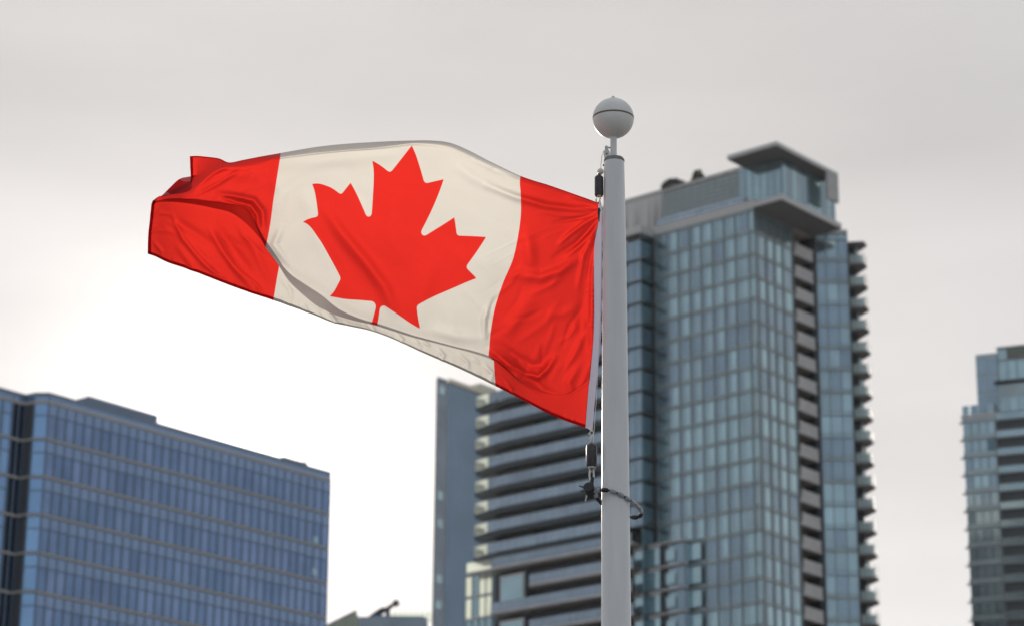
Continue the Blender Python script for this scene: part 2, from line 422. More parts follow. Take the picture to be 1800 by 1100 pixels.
# ---- lower part of the wing: wider slabs, glazed corner bay, deep openings
LZ = [81.45-k*ST for k in range(0, 5)]
WG.box(body, 17.6, 41.6, -12, -1.9, 0, 83.2, 'recess')
for i, z in enumerate(LZ):
    bb = MB()
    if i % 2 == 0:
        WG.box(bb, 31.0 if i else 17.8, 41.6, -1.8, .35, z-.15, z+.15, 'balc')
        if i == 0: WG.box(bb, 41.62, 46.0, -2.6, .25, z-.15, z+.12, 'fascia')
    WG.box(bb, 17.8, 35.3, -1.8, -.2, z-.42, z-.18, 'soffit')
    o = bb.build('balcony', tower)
    rb = MB()
    s_hi = 41.55 if i % 2 == 0 else 35.2
    k = 18.0
    while k < s_hi-.3:
        c = min(k+1.15, s_hi); WG.box(rb, k+.03, c-.03, .2 if i % 2 == 0 else -.1, .25 if i % 2 == 0 else -.05, z+.17, z+1.42, 'railg'); k = c
    WG.box(rb, 18, s_hi, .15 if i % 2 == 0 else -.15, .3 if i % 2 == 0 else 0, z-.17, z+.17, 'balc')
    rb.build('railing', o)
    if i == 0:
        fb = MB(); WG.box(fb, 41.65, 45.9, .14, .2, z+.13, z+1.4, 'frost'); fb.build('glass_screen', o)
# glazed bay at the wing's outer corner
bay = MB()
zb = 81.2
while zb > 62:
    for k in range(4):
        a = 41.75+k*1.18
        WG.box(bay, a+.05, a+1.1, -.35, -.28, zb-2.75, zb-.15, 'frost' if zb > 76 and k in (3, 0, 1) else 'tg0')
    WG.box(bay, 41.7, 46.5, -.4, -.2, zb-3.03, zb-2.8, 'fascia')
    zb -= 3.03
for k in range(5): WG.box(bay, 41.68+k*1.18, 41.76+k*1.18, -.4, -.15, 62, 81.25, 'mull')
bay.build('corner_bay', tower)
fbm = MB()
for z in (76.6, 70.5, 64.5):
    WG.box(fbm, 36.0, 40.3, -.5, -.1, z, z+3.75, 'balc'); WG.box(fbm, 36.3, 40.0, -.098, -.04, z+.3, z+3.4, 'tg0')
    WG.box(fbm, 35.5, 36.0, -.5, 0, z, z+4.2, 'dark'); WG.box(fbm, 40.3, 41.2, -.5, -.05, z, z+4.2, 'dark')
fbm.build('window_bay', tower)
# ---- low balcony cluster to the right of the pole
TL.box(body, 10.6, 18.6, .04, .9, 0, 81.2, 'tg1'); TL.box(body, 13.72, 14.54, .91, 1.05, 0, 81.0, 'recess')  # dark strip stands proud, a recess's shade put into its colour
for i in range(4):
    z = 81.15-i*ST
    bb = MB()
    TL.box(bb, 10.7, 18.9, .1, 1.6, z-.18, z+.02, 'balc')
    o = bb.build('balcony', tower)
    rb = MB(); TL.box(rb, 14.6, 18.6, 1.3, 1.42, z-2.75, z-.55, 'tg0'); TL.box(rb, 14.55, 18.7, 1.3, 1.55, z-.52, z-.24, 'balc')
    TL.box(rb, 12.3, 13.7, 1.2, 1.3, z-2.4, z-1.0, 'tg0')
    TL.box(rb, 10.9, 12.2, .95, 1.1, z-2.7, z-.3, 'tg2'); rb.build('railing', o)
    g = MB(); TL.box(g, 8.9, 10.6, .3, .4, z-2.6, z-.5, 'tg0'); TL.box(g, 8.85, 10.7, .2, .5, z-.35, z-.1, 'mull'); g.build('window_bay', tower)
# ---- mechanical storey with louvres, stained wall
TL.box(body, 1.8, 15.4, -8, -1.05, 124.76, 129.59, 'conc')
TL.box(body, 1.91, 26, -8.1, -.8, 129.6, 130.2, 'conc')
lv = MB()
TL.box(lv, 2.3, 15.2, -1.049, -1.0, 125.9, 129.6, 'recess')
for k in range(6):
    z = 126.0+k*.6; TL.box(lv, 2.3, 15.2, -1.0, -.8, z, z+.3, 'louv')
for s in np.arange(2.3, 15.3, 1.28): TL.box(lv, s-.05, s+.05, -.99, -.9, 125.91, 129.6, 'mull')
TL.box(lv, 2.2, 15.2, -1.04, -.8, 125.65, 125.9, 'dark')
lv.build('louvre_screen', tower)
st_ = MB(); TL.box(st_, 15.41, 26, -8, -.85, 124.76, 129.59, 'stain'); st_.build('stained_wall', tower)
TL.box(body, 16.3, 27, -8, 2.6, 123.31, 124.4, 'fascia')
pr = MB(); TL.box(pr, 1.5, 15.6, .0, .04, 124.76, 125.55, 'railg')
for s in np.arange(1.6, 15.6, 2): TL.box(pr, s-.04, s+.04, -.03, .07, 124.76, 125.65, 'fascia')
pr.build('roof_railing', tower)
# ---- penthouse with overhanging roof
def aa(mb, a0, a1, b0, b1, z0, z1, m): TL.box(mb, a0, a1, -b1, -b0, z0, z1, m)
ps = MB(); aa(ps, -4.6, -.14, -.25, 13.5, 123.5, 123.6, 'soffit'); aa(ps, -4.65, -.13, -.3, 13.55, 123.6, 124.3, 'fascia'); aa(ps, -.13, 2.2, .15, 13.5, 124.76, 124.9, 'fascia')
ps.build('terrace_slab', tower)
pc = MB(); aa(pc, -3.5, 2.2, 1.1, 12.6, 124.31, 129.8, 'tg3')
aa(pc, 1.9, 2.6, .6, 1.5, 124.92, 129.81, 'tg1')
ph = pc.build('penthouse', tower)
for s in np.arange(0, 5.7, 1.12):
    g = MB(); aa(g, -4.15+s+.05, -4.15+s+1.07, .5, .6, 124.35, 129.75, rnd.choice(('tg0', 'tg0', 'tg1'))); g.build('window', ph)
for s in np.arange(.6, 11.9, 1.12):
    g = MB(); aa(g, -4.25, -4.15, s+.05, s+1.0, 124.35, 129.75, rnd.choice(('tg0', 'tg0', 'tg1', 'tg2'))); g.build('window', ph)
rf = MB()
aa(rf, -5.8, 1.85, -2.9, 11.2, 129.82, 129.92, 'soffit'); aa(rf, -5.85, 1.9, -2.95, 11.25, 129.92, 130.45, 'fascia')
aa(rf, -5.85, -5.5, 8.6, 11.25, 126.2, 129.82, 'conc')
rf.build('roof', tower)
body.build('wall', tower); mul.build('facade_frame', tower)
emit_windows(tower, wins, 100)

# roof plants and canopy standing on the tower roof
def shrub(name, c, rx, rz, n, label, m='leafgreen', seed=1):
    rg = random.Random(seed); b_ = MB()
    for _ in range(n):
        th = rg.uniform(0, 6.28); ph_ = math.acos(rg.uniform(-.3, 1)); r = rg.uniform(.4, 1)**.5
        p = Vector((c[0]+rx*r*math.sin(ph_)*math.cos(th), c[1]+rx*r*math.sin(ph_)*math.sin(th), c[2]+rz*r*abs(math.cos(ph_))+.1))
        a = Vector((rg.gauss(0, 1), rg.gauss(0, 1), rg.gauss(0, 1))).normalized(); t = a.cross(Vector((0, 0, 1))).normalized()
        s = rg.uniform(.12, .26); u = a.cross(t)
        b_.add([p-t*s, p+u*s*.5, p+t*s, p-u*s*.5], [[0, 1, 2, 3]], m)
    e_ = empty(name, c, label, 'shrub'); b_.build('foliage', e_)
    t_ = MB(); t_.tube([Vector(c), Vector(c)+Vector((0, 0, rz*.7))], [.09, .04], 'conc', 6); t_.build('stem', e_)
shrub('roof_shrub', TL.pt(9.9, -1.6, 130.21), .9, 1.6, 420, 'round green shrub growing on the roof of the glass apartment tower')
shrub('roof_shrub', TL.pt(14.0, -1.8, 130.21), 1.8, 1.3, 1100, 'wider grey-green shrub with a spiky top, on the tower roof left of the round shrub', 'thatch', 5)
# ------------------------------------------------------------------ office building at left
P = (-47.79, 261.40)
OM = Fr(P, 41.85)
office = empty('office_building', (P[0], P[1], 0), 'wide blue mirror-glass office building with thin beige floor bands at the left edge', 'building')
rnd = random.Random(9)
F0 = Vector((-50.40, 262.21)); F1 = Vector((-49.33, 261.47)); F2 = Vector(P)
def seg(A, B):
    d = B-A; return Fr(A, math.degrees(math.atan2(d.x, d.y))), d.length
S1, l1 = seg(F0, F1); S2, l2 = seg(F1, F2)
tl = Vector((math.sin(R(41.85)), math.cos(R(41.85))))
A0 = F0 - tl*26
SL, lL = seg(A0, F0)
ob = MB()
def hull(z0, z1, m, off):
    q = [A0, F0, F1, F2, F2+tl*40.85]
    inn = Vector((-tl.y, tl.x)) 
    if inn.y < 0: inn = -inn
    q = [p+inn*off for p in q]
    q += [q[-1]+inn*28, q[0]+inn*28]
    ob.prism([tuple(p) for p in q], z0, z1, m)
hull(0, 80.3, 'recess', .45)
hull(80.3, 80.75, 'mull2', .02)
oz = [75.75-4.0*k for k in range(-1, 19)]
wins = []; bands = MB(); mu = MB()
def office_face(fr, ln, nb, kind):
    for i, z in enumerate(oz):
        ztop = 80.3 if i == 0 else z+4.0
        if i == 0: ztop = 80.3
        z_ = z
        if z_ > 79: # parapet band
            fr.box(bands, 0.02, ln-.02, -.3, .06, 79.55, 79.85, 'band'); fr.box(ob, .05, ln-.05, -.3, -.02, 79.85, 80.3, 'lg2' if kind != 'dark' else 'lg2'); continue
        fr.box(bands, 0.02, ln-.02, -.3, .06, z_-.13, z_+.11, 'band')
        top = 79.55 if i == 1 else z_+4-.18
        for j in range(nb):
            a = ln*j/nb; c = ln*(j+1)/nb
            if kind == 'main':
                m = rnd.choices(('lg0', 'lg1'), (3, 2))[0]
                wins.append((fr, a+.09, c-.09, z_+.18, top-1.35, -.3, -.05, m))
                fr.box(ob, a+.03, c-.03, -.3, -.03, top-1.18, top-.03, 'lg2')
            elif kind == 'dark':
                wins.append((fr, a+.1, c-.1, z_+.18, top-.03, -.45, -.35, 'lg3'))
            else:
                wins.append((fr, a+.1, c-.1, z_+.18, top-1.3, -.3, -.05, 'lg4'))
                fr.box(ob, a+.08, c-.08, -.3, -.04, top-1.2, top-.03, 'lg4')
        if kind != 'dark': fr.box(mu, 0.02, ln-.02, -.25, -.02, top-1.34, top-1.2, 'mull2')
    for j in range(nb+1):
        e = ln*j/nb
        w = .075 if kind == 'main' else .12
        fr.box(mu, max(e-w, .01), min(e+w, ln-.01), -.28, .03, 2, 79.5, 'mull2' if kind != 'dark' else 'mull2')
OMl = 40.85
office_face(OM, OMl, 34, 'main')
office_face(S2, l2, 1, 'corner')
office_face(S1, l1, 1, 'dark')
# left face: dark bays next to the notch, bright ones further left
class Sub(Fr):
    def __init__(f, base, s0): f.P = base.P+base.t*s0; f.t = base.t; f.n = base.n
office_face(Sub(SL, lL-1.55), 1.55, 2, 'dark')
office_face(Sub(SL, lL-1.55-9.0), 9.0, 7, 'corner')
for zc in (72.0, 68.3):
    g = MB(); OM.box(g, 38.4, 39.0, -.05, .04, zc, zc+.75, 'tg0'); g.build('window', office)
rp = MB(); OM.box(rp, 5.14, 14.65, -3, -.05, 80.76, 81.55, 'mull2'); rp.build('raised_parapet', office)
rp = MB(); OM.box(rp, 33.6, 37.3, -3, -.3, 80.76, 81.1, 'mull2'); rp.build('roof_hatch', office)
rp = MB(); rp.tube([OM.pt(37.5, -.5, 80.76), OM.pt(37.5, -.5, 81.7)], .05, 'steel', 8); rp.tube([OM.pt(36.6, -.5, 80.8), OM.pt(37.0, -.5, 81.35), OM.pt(37.4, -.5, 81.45)], .07, 'steel', 8); rp.build('roof_bracket', office)
ob.build('wall', office); bands.build('floor_band', office); mu.build('facade_frame', office)
emit_windows(office, wins, 100)

# ------------------------------------------------------------------ slim dark tower behind the wing
KD = 600/440
P = (-13.02*KD, 600.0)
D1 = Fr(P, 40)
slab = empty('slab_tower', (P[0], P[1], 0), 'plain dark blue slab tower with smooth facade, between the office building and the apartment tower', 'tower')
db = MB()
vd = Vector(P).normalized()
def dprism(mb, s0, s1, o, z0, z1, m):
    a, c = Vector(D1.pt(s0, o)[:2]), Vector(D1.pt(s1, o)[:2]); mb.prism([tuple(a), tuple(c), tuple(c+vd*14), tuple(a+vd*14+Vector((.3, 0)))], z0, z1, m)
ZT = 1.6+(138.0-1.6)*KD
dprism(db, 0, 24*KD, -.15, 0, ZT, 'dg1')
db.build('wall', slab)
rnd = random.Random(3)
dm = MB()
z = ZT-.4
while z > 3:
    D1.box(dm, 3.0*KD, 24*KD, -.12, 0, z-3.5, z-.03, 'dg0'); D1.box(dm, .35, 2.8*KD, -.12, -.02, z-3.5, z-.08, 'dg1'); z -= 3.53
dm.build('facade_panel', slab)
fm_ = MB()
for s in (0.1, 2.9*KD): D1.box(fm_, s-.1, s+.08, -.13, .06, 1, ZT-.1, 'mull')
for s in np.arange(4.6*KD, 24*KD, 2.1): D1.box(fm_, s-.03, s+.03, -.1, .02, 1, ZT-.1, 'dg1')
fm_.build('facade_frame', slab)
for zc in (135.5, 116.5, 111.5, 101.8, 97.4):
    zc = 1.6+(zc-1.6)*KD
    g = MB(); D1.box(g, 1.0, 2.9, -.1, .03, zc, zc+1.9, 'tg0'); g.build('window', slab)
rf = MB(); dprism(rf, 0.02, 2.8*KD, .05, ZT+.01, ZT+.5, 'mull'); dprism(rf, 2.82*KD, 24*KD, .3, ZT+.01, ZT+1.0, 'creamroof'); D1.box(rf, 11.2*KD, 15.6*KD, -3, .5, ZT+1.02, ZT+2.4, 'creamroof')
rf.build('roof', slab)

# ------------------------------------------------------------------ tower cut by the right edge
P = (72.123, 404.80)
Q = Fr(P, 112.2)
rtw = empty('corner_tower', (P[0], P[1], 0), 'grey-blue glass apartment tower with stepped top cut off by the right edge of the photo', 'tower')
qb = MB(); rnd = random.Random(5)
Q.box(qb, .1, 18, -18, -.3, 0, 121.0, 'recess'); Q.box(qb, -.1, 18, -18.1, .1, 121.0, 121.55, 'balc')
Q.box(qb, 2.5, 6.0, -14, -1.0, 121.55, 131.8, 'tg4'); Q.box(qb, 6.0, 18, -14, -1.0, 121.55, 126.5, 'tg4')
Q.box(qb, 6.05, 18, -13, -1.3, 126.5, 132.4, 'recess')
Q.box(qb, 5.4, 18, -14, -.5, 126.5, 126.95, 'dark'); Q.box(qb, 5.9, 18, -13, -1.1, 132.4, 132.75, 'mull')
qm = MB(); wins = []
qz = [102.9+2.92*k for k in range(6, -34, -1)]
for s, w_ in ((2.6, 1.6), (4.3, 1.6)):
    for k in range(3): wins.append((Q, s, s+w_, 122.4+3*k, 125.0+3*k, -1.0, -.92, 'tg2'))
for k in range(8):
    a = 6.1+k*1.5
    wins.append((Q, a+.05, a+1.4, 130.6, 132.3, -1.25, -1.15, 'frost' if k > 0 else 'tg1')); wins.append((Q, a+.05, a+1.4, 127.2, 130.3, -1.25, -1.15, 'tg0'))
    wins.append((Q, a+.05, a+1.4, 121.9, 124.2, -1.0, -.9, 'tg0' if k % 3 else 'tg1'))
qt = MB(); Q.box(qt, 6.05, 18, -1.24, -1.1, 130.32, 130.56, 'mull')
for k in range(9): Q.box(qt, 6.03+k*1.5, 6.13+k*1.5, -1.22, -1.05, 126.96, 132.39, 'mull')
for i, z in enumerate(qz):
    if z < 3: break
    Q.box(qm, -.45, 5.3, -.6, .02, z-.12, z+.08, 'mull')
    Q.box(qm, 0, 5.3, -.28, -.02, z+.1, z+.75, 'tg4')
    pk = rnd.choice(('tg0', 'tg1', 'tg1', 'tg4'))
    for k in range(4):
        a = .1+k*1.3; m = pk if rnd.random() < .75 else rnd.choice(('tg2', 'tg3'))
        wins.append((Q, a+.04, a+1.22, z+.8, z+2.75, -.26, -.06, m))
    Q.box(qm, 5.3, 5.45, -.3, .08, z-.1, z+2.9, 'mull')
    if z > 70:
        bb = MB(); Q.box(bb, 5.5, 18, -2.2, .15, z-.26, z-.05, 'mull'); o = bb.build('balcony', rtw)
        bb = MB(); Q.box(bb, 5.5, 18, .05, .12, z-.05, z+1.0, 'tg1'); Q.box(bb, 5.5, 18, .02, .18, z+1.0, z+1.08, 'mull'); bb.build('railing', o)
Q.box(qb, 5.5, 18, -2.9, -2.25, 0, 120.9, 'dark') 
qb.build('wall', rtw); qt.build('penthouse_frame', rtw); qm.build('facade_frame', rtw); emit_windows(rtw, wins, 100)

# ------------------------------------------------------------------ far low roofs between the towers
k_ = 500/700
def far(x0, x1, z0, z1, y0, y1, mb, m):
    mb.prism([(x0*k_, y0), (x1*k_, y0), (x1*k_, y1), (x0*k_, y1)], 1.6+(z0-1.6)*k_ if z0 > 0 else 0, 1.6+(z1-1.6)*k_, m)
e_ = empty('gable_building', (-44.7*k_, 500, 0), 'pale green glass gable rising at the bottom edge, right of the office building', 'building')
g = MB()
g.add([(-52*k_, 500, 0), (-41.4*k_, 500, 0), (-41.4*k_, 500, 1.6+151.4*k_), (-52*k_, 500, 1.6+145.9*k_),
       (-52*k_, 512, 0), (-41.4*k_, 512, 0), (-41.4*k_, 512, 1.6+151.4*k_), (-52*k_, 512, 1.6+145.9*k_)],
      [[0, 1, 2, 3], [5, 4, 7, 6], [3, 2, 6, 7], [1, 5, 6, 2], [4, 0, 3, 7]], 'gableglass')
g.build('wall', e_)
g = MB()
for t in (.15, .45, .75): 
    zt = 1.6+(145.9+5.5*t)*k_; x = (-52+10.6*t)*k_
    g.tube([(x, 499.95, 60), (x, 499.95, zt)], .06, 'mull', 6)
g.tube([(-52*k_, 499.95, 1.6+145.6*k_), (-41.4*k_, 499.95, 1.6+151.1*k_)], .1, 'mull', 6)
g.build('facade_frame', e_)
e_ = empty('flat_roof_building', (-29.6*k_, 520, 0), 'low grey building with pale roof screen at the bottom edge beside the slab tower', 'building')
g = MB(); s_ = 520/500
g.prism([(-29.2*s_, 520), (-15.9*s_, 520), (-15.9*s_, 540), (-29.2*s_, 540)], 0, 1.6+(149.5*k_)*s_, 'dg1')
g.prism([(-26.4*s_, 520.5), (-16.4*s_, 520.5), (-16.4*s_, 538), (-26.4*s_, 538)], 1.6+149.5*k_*s_, 1.6+150.0*k_*s_, 'dg0')
g.build('wall', e_)
g = MB(); g.prism([(-23.4*s_, 524), (-15.0*s_, 524), (-15.0*s_, 524.3), (-23.4*s_, 524.3)], 1.6+149.5*k_*s_, 1.6+151.9*k_*s_, 'frost')
for i in range(9): x = -23.3*s_+i*1.05*s_; g.prism([(x, 523.8), (x+.12, 523.8), (x+.12, 523.98), (x, 523.98)], 1.6+149.5*k_*s_, 1.6+152.1*k_*s_, 'mull')
g.build('roof_screen', e_)
e_ = empty('roof_crane', (-24.8, 522, 109), 'small dark roof crane with a round tip, on the low building at the bottom edge', 'crane')
zz = lambda z: 1.6+(z-1.6)*k_*s_; xx = lambda x: x*k_*s_
g = MB(); g.tube([(xx(-37.6), 522, zz(150.3)), (xx(-36.2), 522, zz(151.9)), (xx(-34.3), 522, zz(153.6)), (xx(-33.0), 522, zz(153.8)), (xx(-32.3), 522, zz(154.6)), (xx(-31.0), 522, zz(155.3))], [1.1, .9, .62, .5, .42, .3], 'dark', 8); g.build('jib', e_)
g = MB(); g.lathe([(.001, -.75), (.55, -.5), (.75, 0), (.55, .5), (.001, .75)], (xx(-30.8), 522, zz(155.5)), 'dark', 12); g.build('tip', e_, True)
g = MB(); g.tube([(xx(-33.2), 522, zz(151.1)), (xx(-32.9), 522, zz(153.9))], .4, 'dark', 8); g.build('strut', e_)

# ------------------------------------------------------------------ flagpole
Y = 9.3
def pxw(x, y, Y=Y): return px(x, y, Y)
def mpp(y): p = px(1080, y, Y); return (p-camP).dot(fwd)/FPX
ptop = pxw(1080.5, 284); pbot = pxw(1082, 1100); X0 = (ptop.x+pbot.x)/2
fp = empty('flagpole', (X0, Y, 0), 'tall tapered grey-white metal flagpole with a ball on top, holding the red and white flag', 'flagpole')
prof = []
for (yy, w) in ((1100, 52.5), (1000, 51), (850, 48.6), (700, 46), (550, 43.4), (400, 40), (284, 35.6)):
    p = pxw(1081, yy); prof.append((w/2*mpp(yy), p.z))
bot = [(.075, 0.02), (.074, 1.5), (.068, 2.6)]
b = MB(); b.lathe(bot+prof, (X0, Y, 0), 'pole', 64); b.build('pole', fp, True)
zt = prof[-1][1]; rtp = prof[-1][0]
b = MB(); b.lathe([(rtp*1.01, -.004), (rtp*1.03, 0), (rtp*1.03, .004), (rtp*.9, .012), (.001, .014)], (X0, Y, zt), 'capgrey', 64); b.build('cap', fp, True)
b = MB(); b.lathe([(.14, .0), (.14, .02), (.08, .05), (.079, .12)], (X0, Y, 0), 'pole', 48); b.build('base_collar', fp, True)
zb0 = pxw(1078, 245).z; xs = pxw(1078.5, 262).x
b = MB(); b.lathe([(.0125, zt+.01-.0), (.0125, zb0+.004), (.0135, zb0+.0045), (.012, zb0+.01)], (xs, Y, 0), 'pole', 24); b.build('stem', fp, True)
cb_ = pxw(1078, 208.5); rb_ = 36.3*mpp(208)
pr_ = [(rb_*math.sin(t), -rb_*math.cos(t)) for t in np.linspace(.02, math.pi/2-.03, 22)] + [(rb_*.992, -.0016), (rb_*.992, .0016)] + [(rb_*math.sin(t), -rb_*math.cos(t)) for t in np.linspace(math.pi/2+.03, math.pi-.01, 22)]
b = MB(); b.lathe(pr_, (cb_.x, Y, cb_.z), 'ball', 64); bo = b.build('ball', fp, True)
b = MB(); b.lathe([(rb_*.98, -.0042), (rb_*1.004, -.0036), (rb_*1.004, .0030), (rb_*.98, .0036)], (cb_.x, Y, cb_.z), 'seam', 64); b.build('seam', bo, True)
b = MB(); b.lathe([(.0075, 0), (.0078, .007), (.006, .011), (.0035, .014), (.0005, .015)], (cb_.x, Y, cb_.z+rb_-.001), 'steel', 16); b.build('nut', bo, True)
# pulley on the stem
b = MB(); a_ = pxw(1066, 260); b.tube([a_, Vector((xs, Y, a_.z))], .0035, 'steel', 10)
b.tube([a_+Vector((0, -.006, 0)), a_+Vector((0, .006, 0))], .0065, 'steel', 12); b.build('bracket', fp, True)
pc_ = pxw(1066.5, 271)
b = MB(); prf = []
n = 28; ring = []
for k in range(n):
    t = 2*math.pi*k/n; ring.append((.0125*math.cos(t)*(1-.25*max(0, math.sin(t))), .021*math.sin(t)))
vs = [(pc_.x+x, Y-.006, pc_.z+z) for x, z in ring]+[(pc_.x+x, Y+.006, pc_.z+z) for x, z in ring]
b.add(vs, [list(range(n)), list(range(n, 2*n))[::-1]]+[[k, k+n, (k+1) % n+n, (k+1) % n] for k in range(n)], 'steel')
b.tube([(pc_.x, Y-.009, pc_.z-.002), (pc_.x, Y+.009, pc_.z-.002)], .003, 'lead', 10)
b.build('pulley', fp, True)
b = MB(); q_ = pxw(1061.5, 291); b.lathe([(.0005, -.004), (.004, -.002), (.004, .003), (.0005, .005)], (q_.x, q_.y, q_.z), 'lead', 12); b.build('bolt', fp, True)

# ------------------------------------------------------------------ the flag
def interp(xs_, ys_, x):       # smooth monotone-parameter cubic through points (non-uniform Hermite)
    xs_ = np.asarray(xs_, float); ys_ = np.asarray(ys_, float); x = np.asarray(x, float)
    sh = ys_.shape[1:]; ys2 = ys_.reshape(len(xs_), -1)
    m = np.gradient(ys2, xs_, axis=0) if len(xs_) > 2 else np.repeat((ys2[1:]-ys2[:1])/(xs_[1]-xs_[0]), 2, 0)
    i = np.clip(np.searchsorted(xs_, x)-1, 0, len(xs_)-2)
    h = (xs_[i+1]-xs_[i])[:, None]; t = ((x-xs_[i])[:, None])/h
    a = 2*t**3-3*t**2+1; b_ = t**3-2*t**2+t; c = -2*t**3+3*t**2; d = t**3-t**2
    return (a*ys2[i]+b_*h*m[i]+c*ys2[i+1]+d*h*m[i+1]).reshape((len(x),)+sh)
def arclen(pts, u0, u1, us):
    pts = np.array(pts, float); s = np.r_[0, np.cumsum(np.linalg.norm(np.diff(pts, axis=0), axis=1))]; s = u0+(u1-u0)*s/s[-1]
    return interp(s, pts, us)
# (u, v) -> photo position of points one can recognise on the cloth: the leaf's tips and notches, seams, folds
cor = [(.5, .0833, 724, 256.5)]
def pair(dx, y, Rp, Lp):
    cor.append((.5-dx/9600, y/4800, *Rp)); cor.append((.5+dx/9600, y/4800, *Lp))
pair(378, 1075, (748, 320.4), (685, 301)); pair(750, 890, (779.7, 316.4), (654.8, 281.8))
pair(600, 2010, (743.5, 413), (647.4, 380.7)); pair(1080, 1545, (798.5, 382), (616.5, 322))
pair(1200, 1820, (803.8, 413), (600, 341)); pair(1800, 1715, (853.8, 416.8), (549, 321.4))
pair(1620, 2330, (820.8, 468.8), (557.8, 380.7)); pair(1860, 2465, (837.8, 490.4), (533, 387.5))
pair(905, 3260, (733.3, 538), (597, 489.5)); pair(1015, 3620, (736.3, 577), (581, 520.5))
pair(60, 3500, (670.6, 538.7), (659.6, 534.3))
UK = [0, .08, .16, .25, .33, .42, .5, .56, .605, .655, .694, .72, .75]
Upx = [(1037, 665), (985, 694), (918, 668), (859, 625), (797, 608), (722, 588), (658.5, 568), (613, 552), (574, 527), (534, 498), (506, 477), (487, 456), (467, 435)]
Uv = [.80, .86, .84, .80, .79, .785, .80, .79, .765, .74, .70, .62, .48]
Spx = [(1035, 676), (980, 702), (920, 676), (868, 634), (799, 612), (723, 592), (657, 571), (604, 558), (567, 543), (531, 516), (508, 494), (498, 480), (490.5, 467)]
Sv = [.83, .89, .88, .905, .92, .94, .945, .935, .915, .90, .885, .87, .86]
Hpx = arclen([(1029, 751), (987, 737), (950, 718), (913, 700), (871, 678)], 0, .25, [0, .08, .16, .25])
H2 = arclen([(871, 678), (778, 634), (730, 614), (686, 593.7), (634.7, 577), (594, 570), (546.7, 551.5), (480.5, 527.7)], .25, .75, UK[3:])
Hpx = np.vstack([Hpx, H2[1:]])
T0a = arclen([(1052, 357), (1045, 354.5), (980, 331), (915, 309.6)], 0, .25, [0, .08, .16, .25])
T0b = arclen([(915, 309.6), (856, 281.5), (813, 261), (779, 248), (763.6, 245.7), (720, 248)], .25, .508, UK[3:7])
T0c = arclen([(720, 248), (642, 251), (558, 258.6), (493.5, 269.5)], .508, .75, UK[7:])
T0 = np.vstack([T0a, T0b[1:], T0c])
v1 = [.02, .02, .02, .028, .035, .05, .066, .07, .072, .07, .068, .066, .06]
T1 = T0 + np.array([(0, 7), (0, 7), (-.5, 7), (-1, 8), (-1, 7), (-1, 6), (-1, 4), (-1, 9), (-1, 10), (-1, 10), (-1, 9), (-1, 8), (-1, 7)], float)
for k, u in enumerate(UK):
    cor.append((u, v1[k], *T1[k])); cor.append((u, Uv[k], *Upx[k]))
for v, x, y in ((.10, 914, 336), (.145, 916.6, 350), (.29, 912, 405), (.395, 904, 449), (.51, 884, 498), (.61, 870, 541), (.735, 861, 597)): cor.append((.25, v, x, y))
cor.append((.75, .28, 479.6, 359))
for v, x, y in ((.06, 1052.3, 376), (.12, 1051, 396), (.18, 1046, 418), (.33, 1044, 486), (.57, 1043.6, 586), (.68, 1040.5, 627)): cor.append((0, v, x, y))
cor = np.array(cor); AS = np.array([2.0, 1.0])
def tps_fit(src, dst, lam=2e-5):
    n = len(src); d2 = ((src[:, None]-src[None])**2).sum(-1)+1e-12
    Kk = .5*d2*np.log(d2)+lam*np.eye(n); Pm = np.c_[np.ones(n), src]
    A = np.zeros((n+3, n+3)); A[:n, :n] = Kk; A[:n, n:] = Pm; A[n:, :n] = Pm.T
    return np.linalg.solve(A, np.r_[dst, np.zeros((3, 2))])
tw = tps_fit(cor[:, :2]*AS, cor[:, 2:])
def tps(uv):
    q = np.asarray(uv)*AS; d2 = ((q[:, None]-(cor[:, :2]*AS)[None])**2).sum(-1)+1e-12
    return (.5*d2*np.log(d2)) @ tw[:-3] + np.c_[np.ones(len(q)), q] @ tw[-3:]
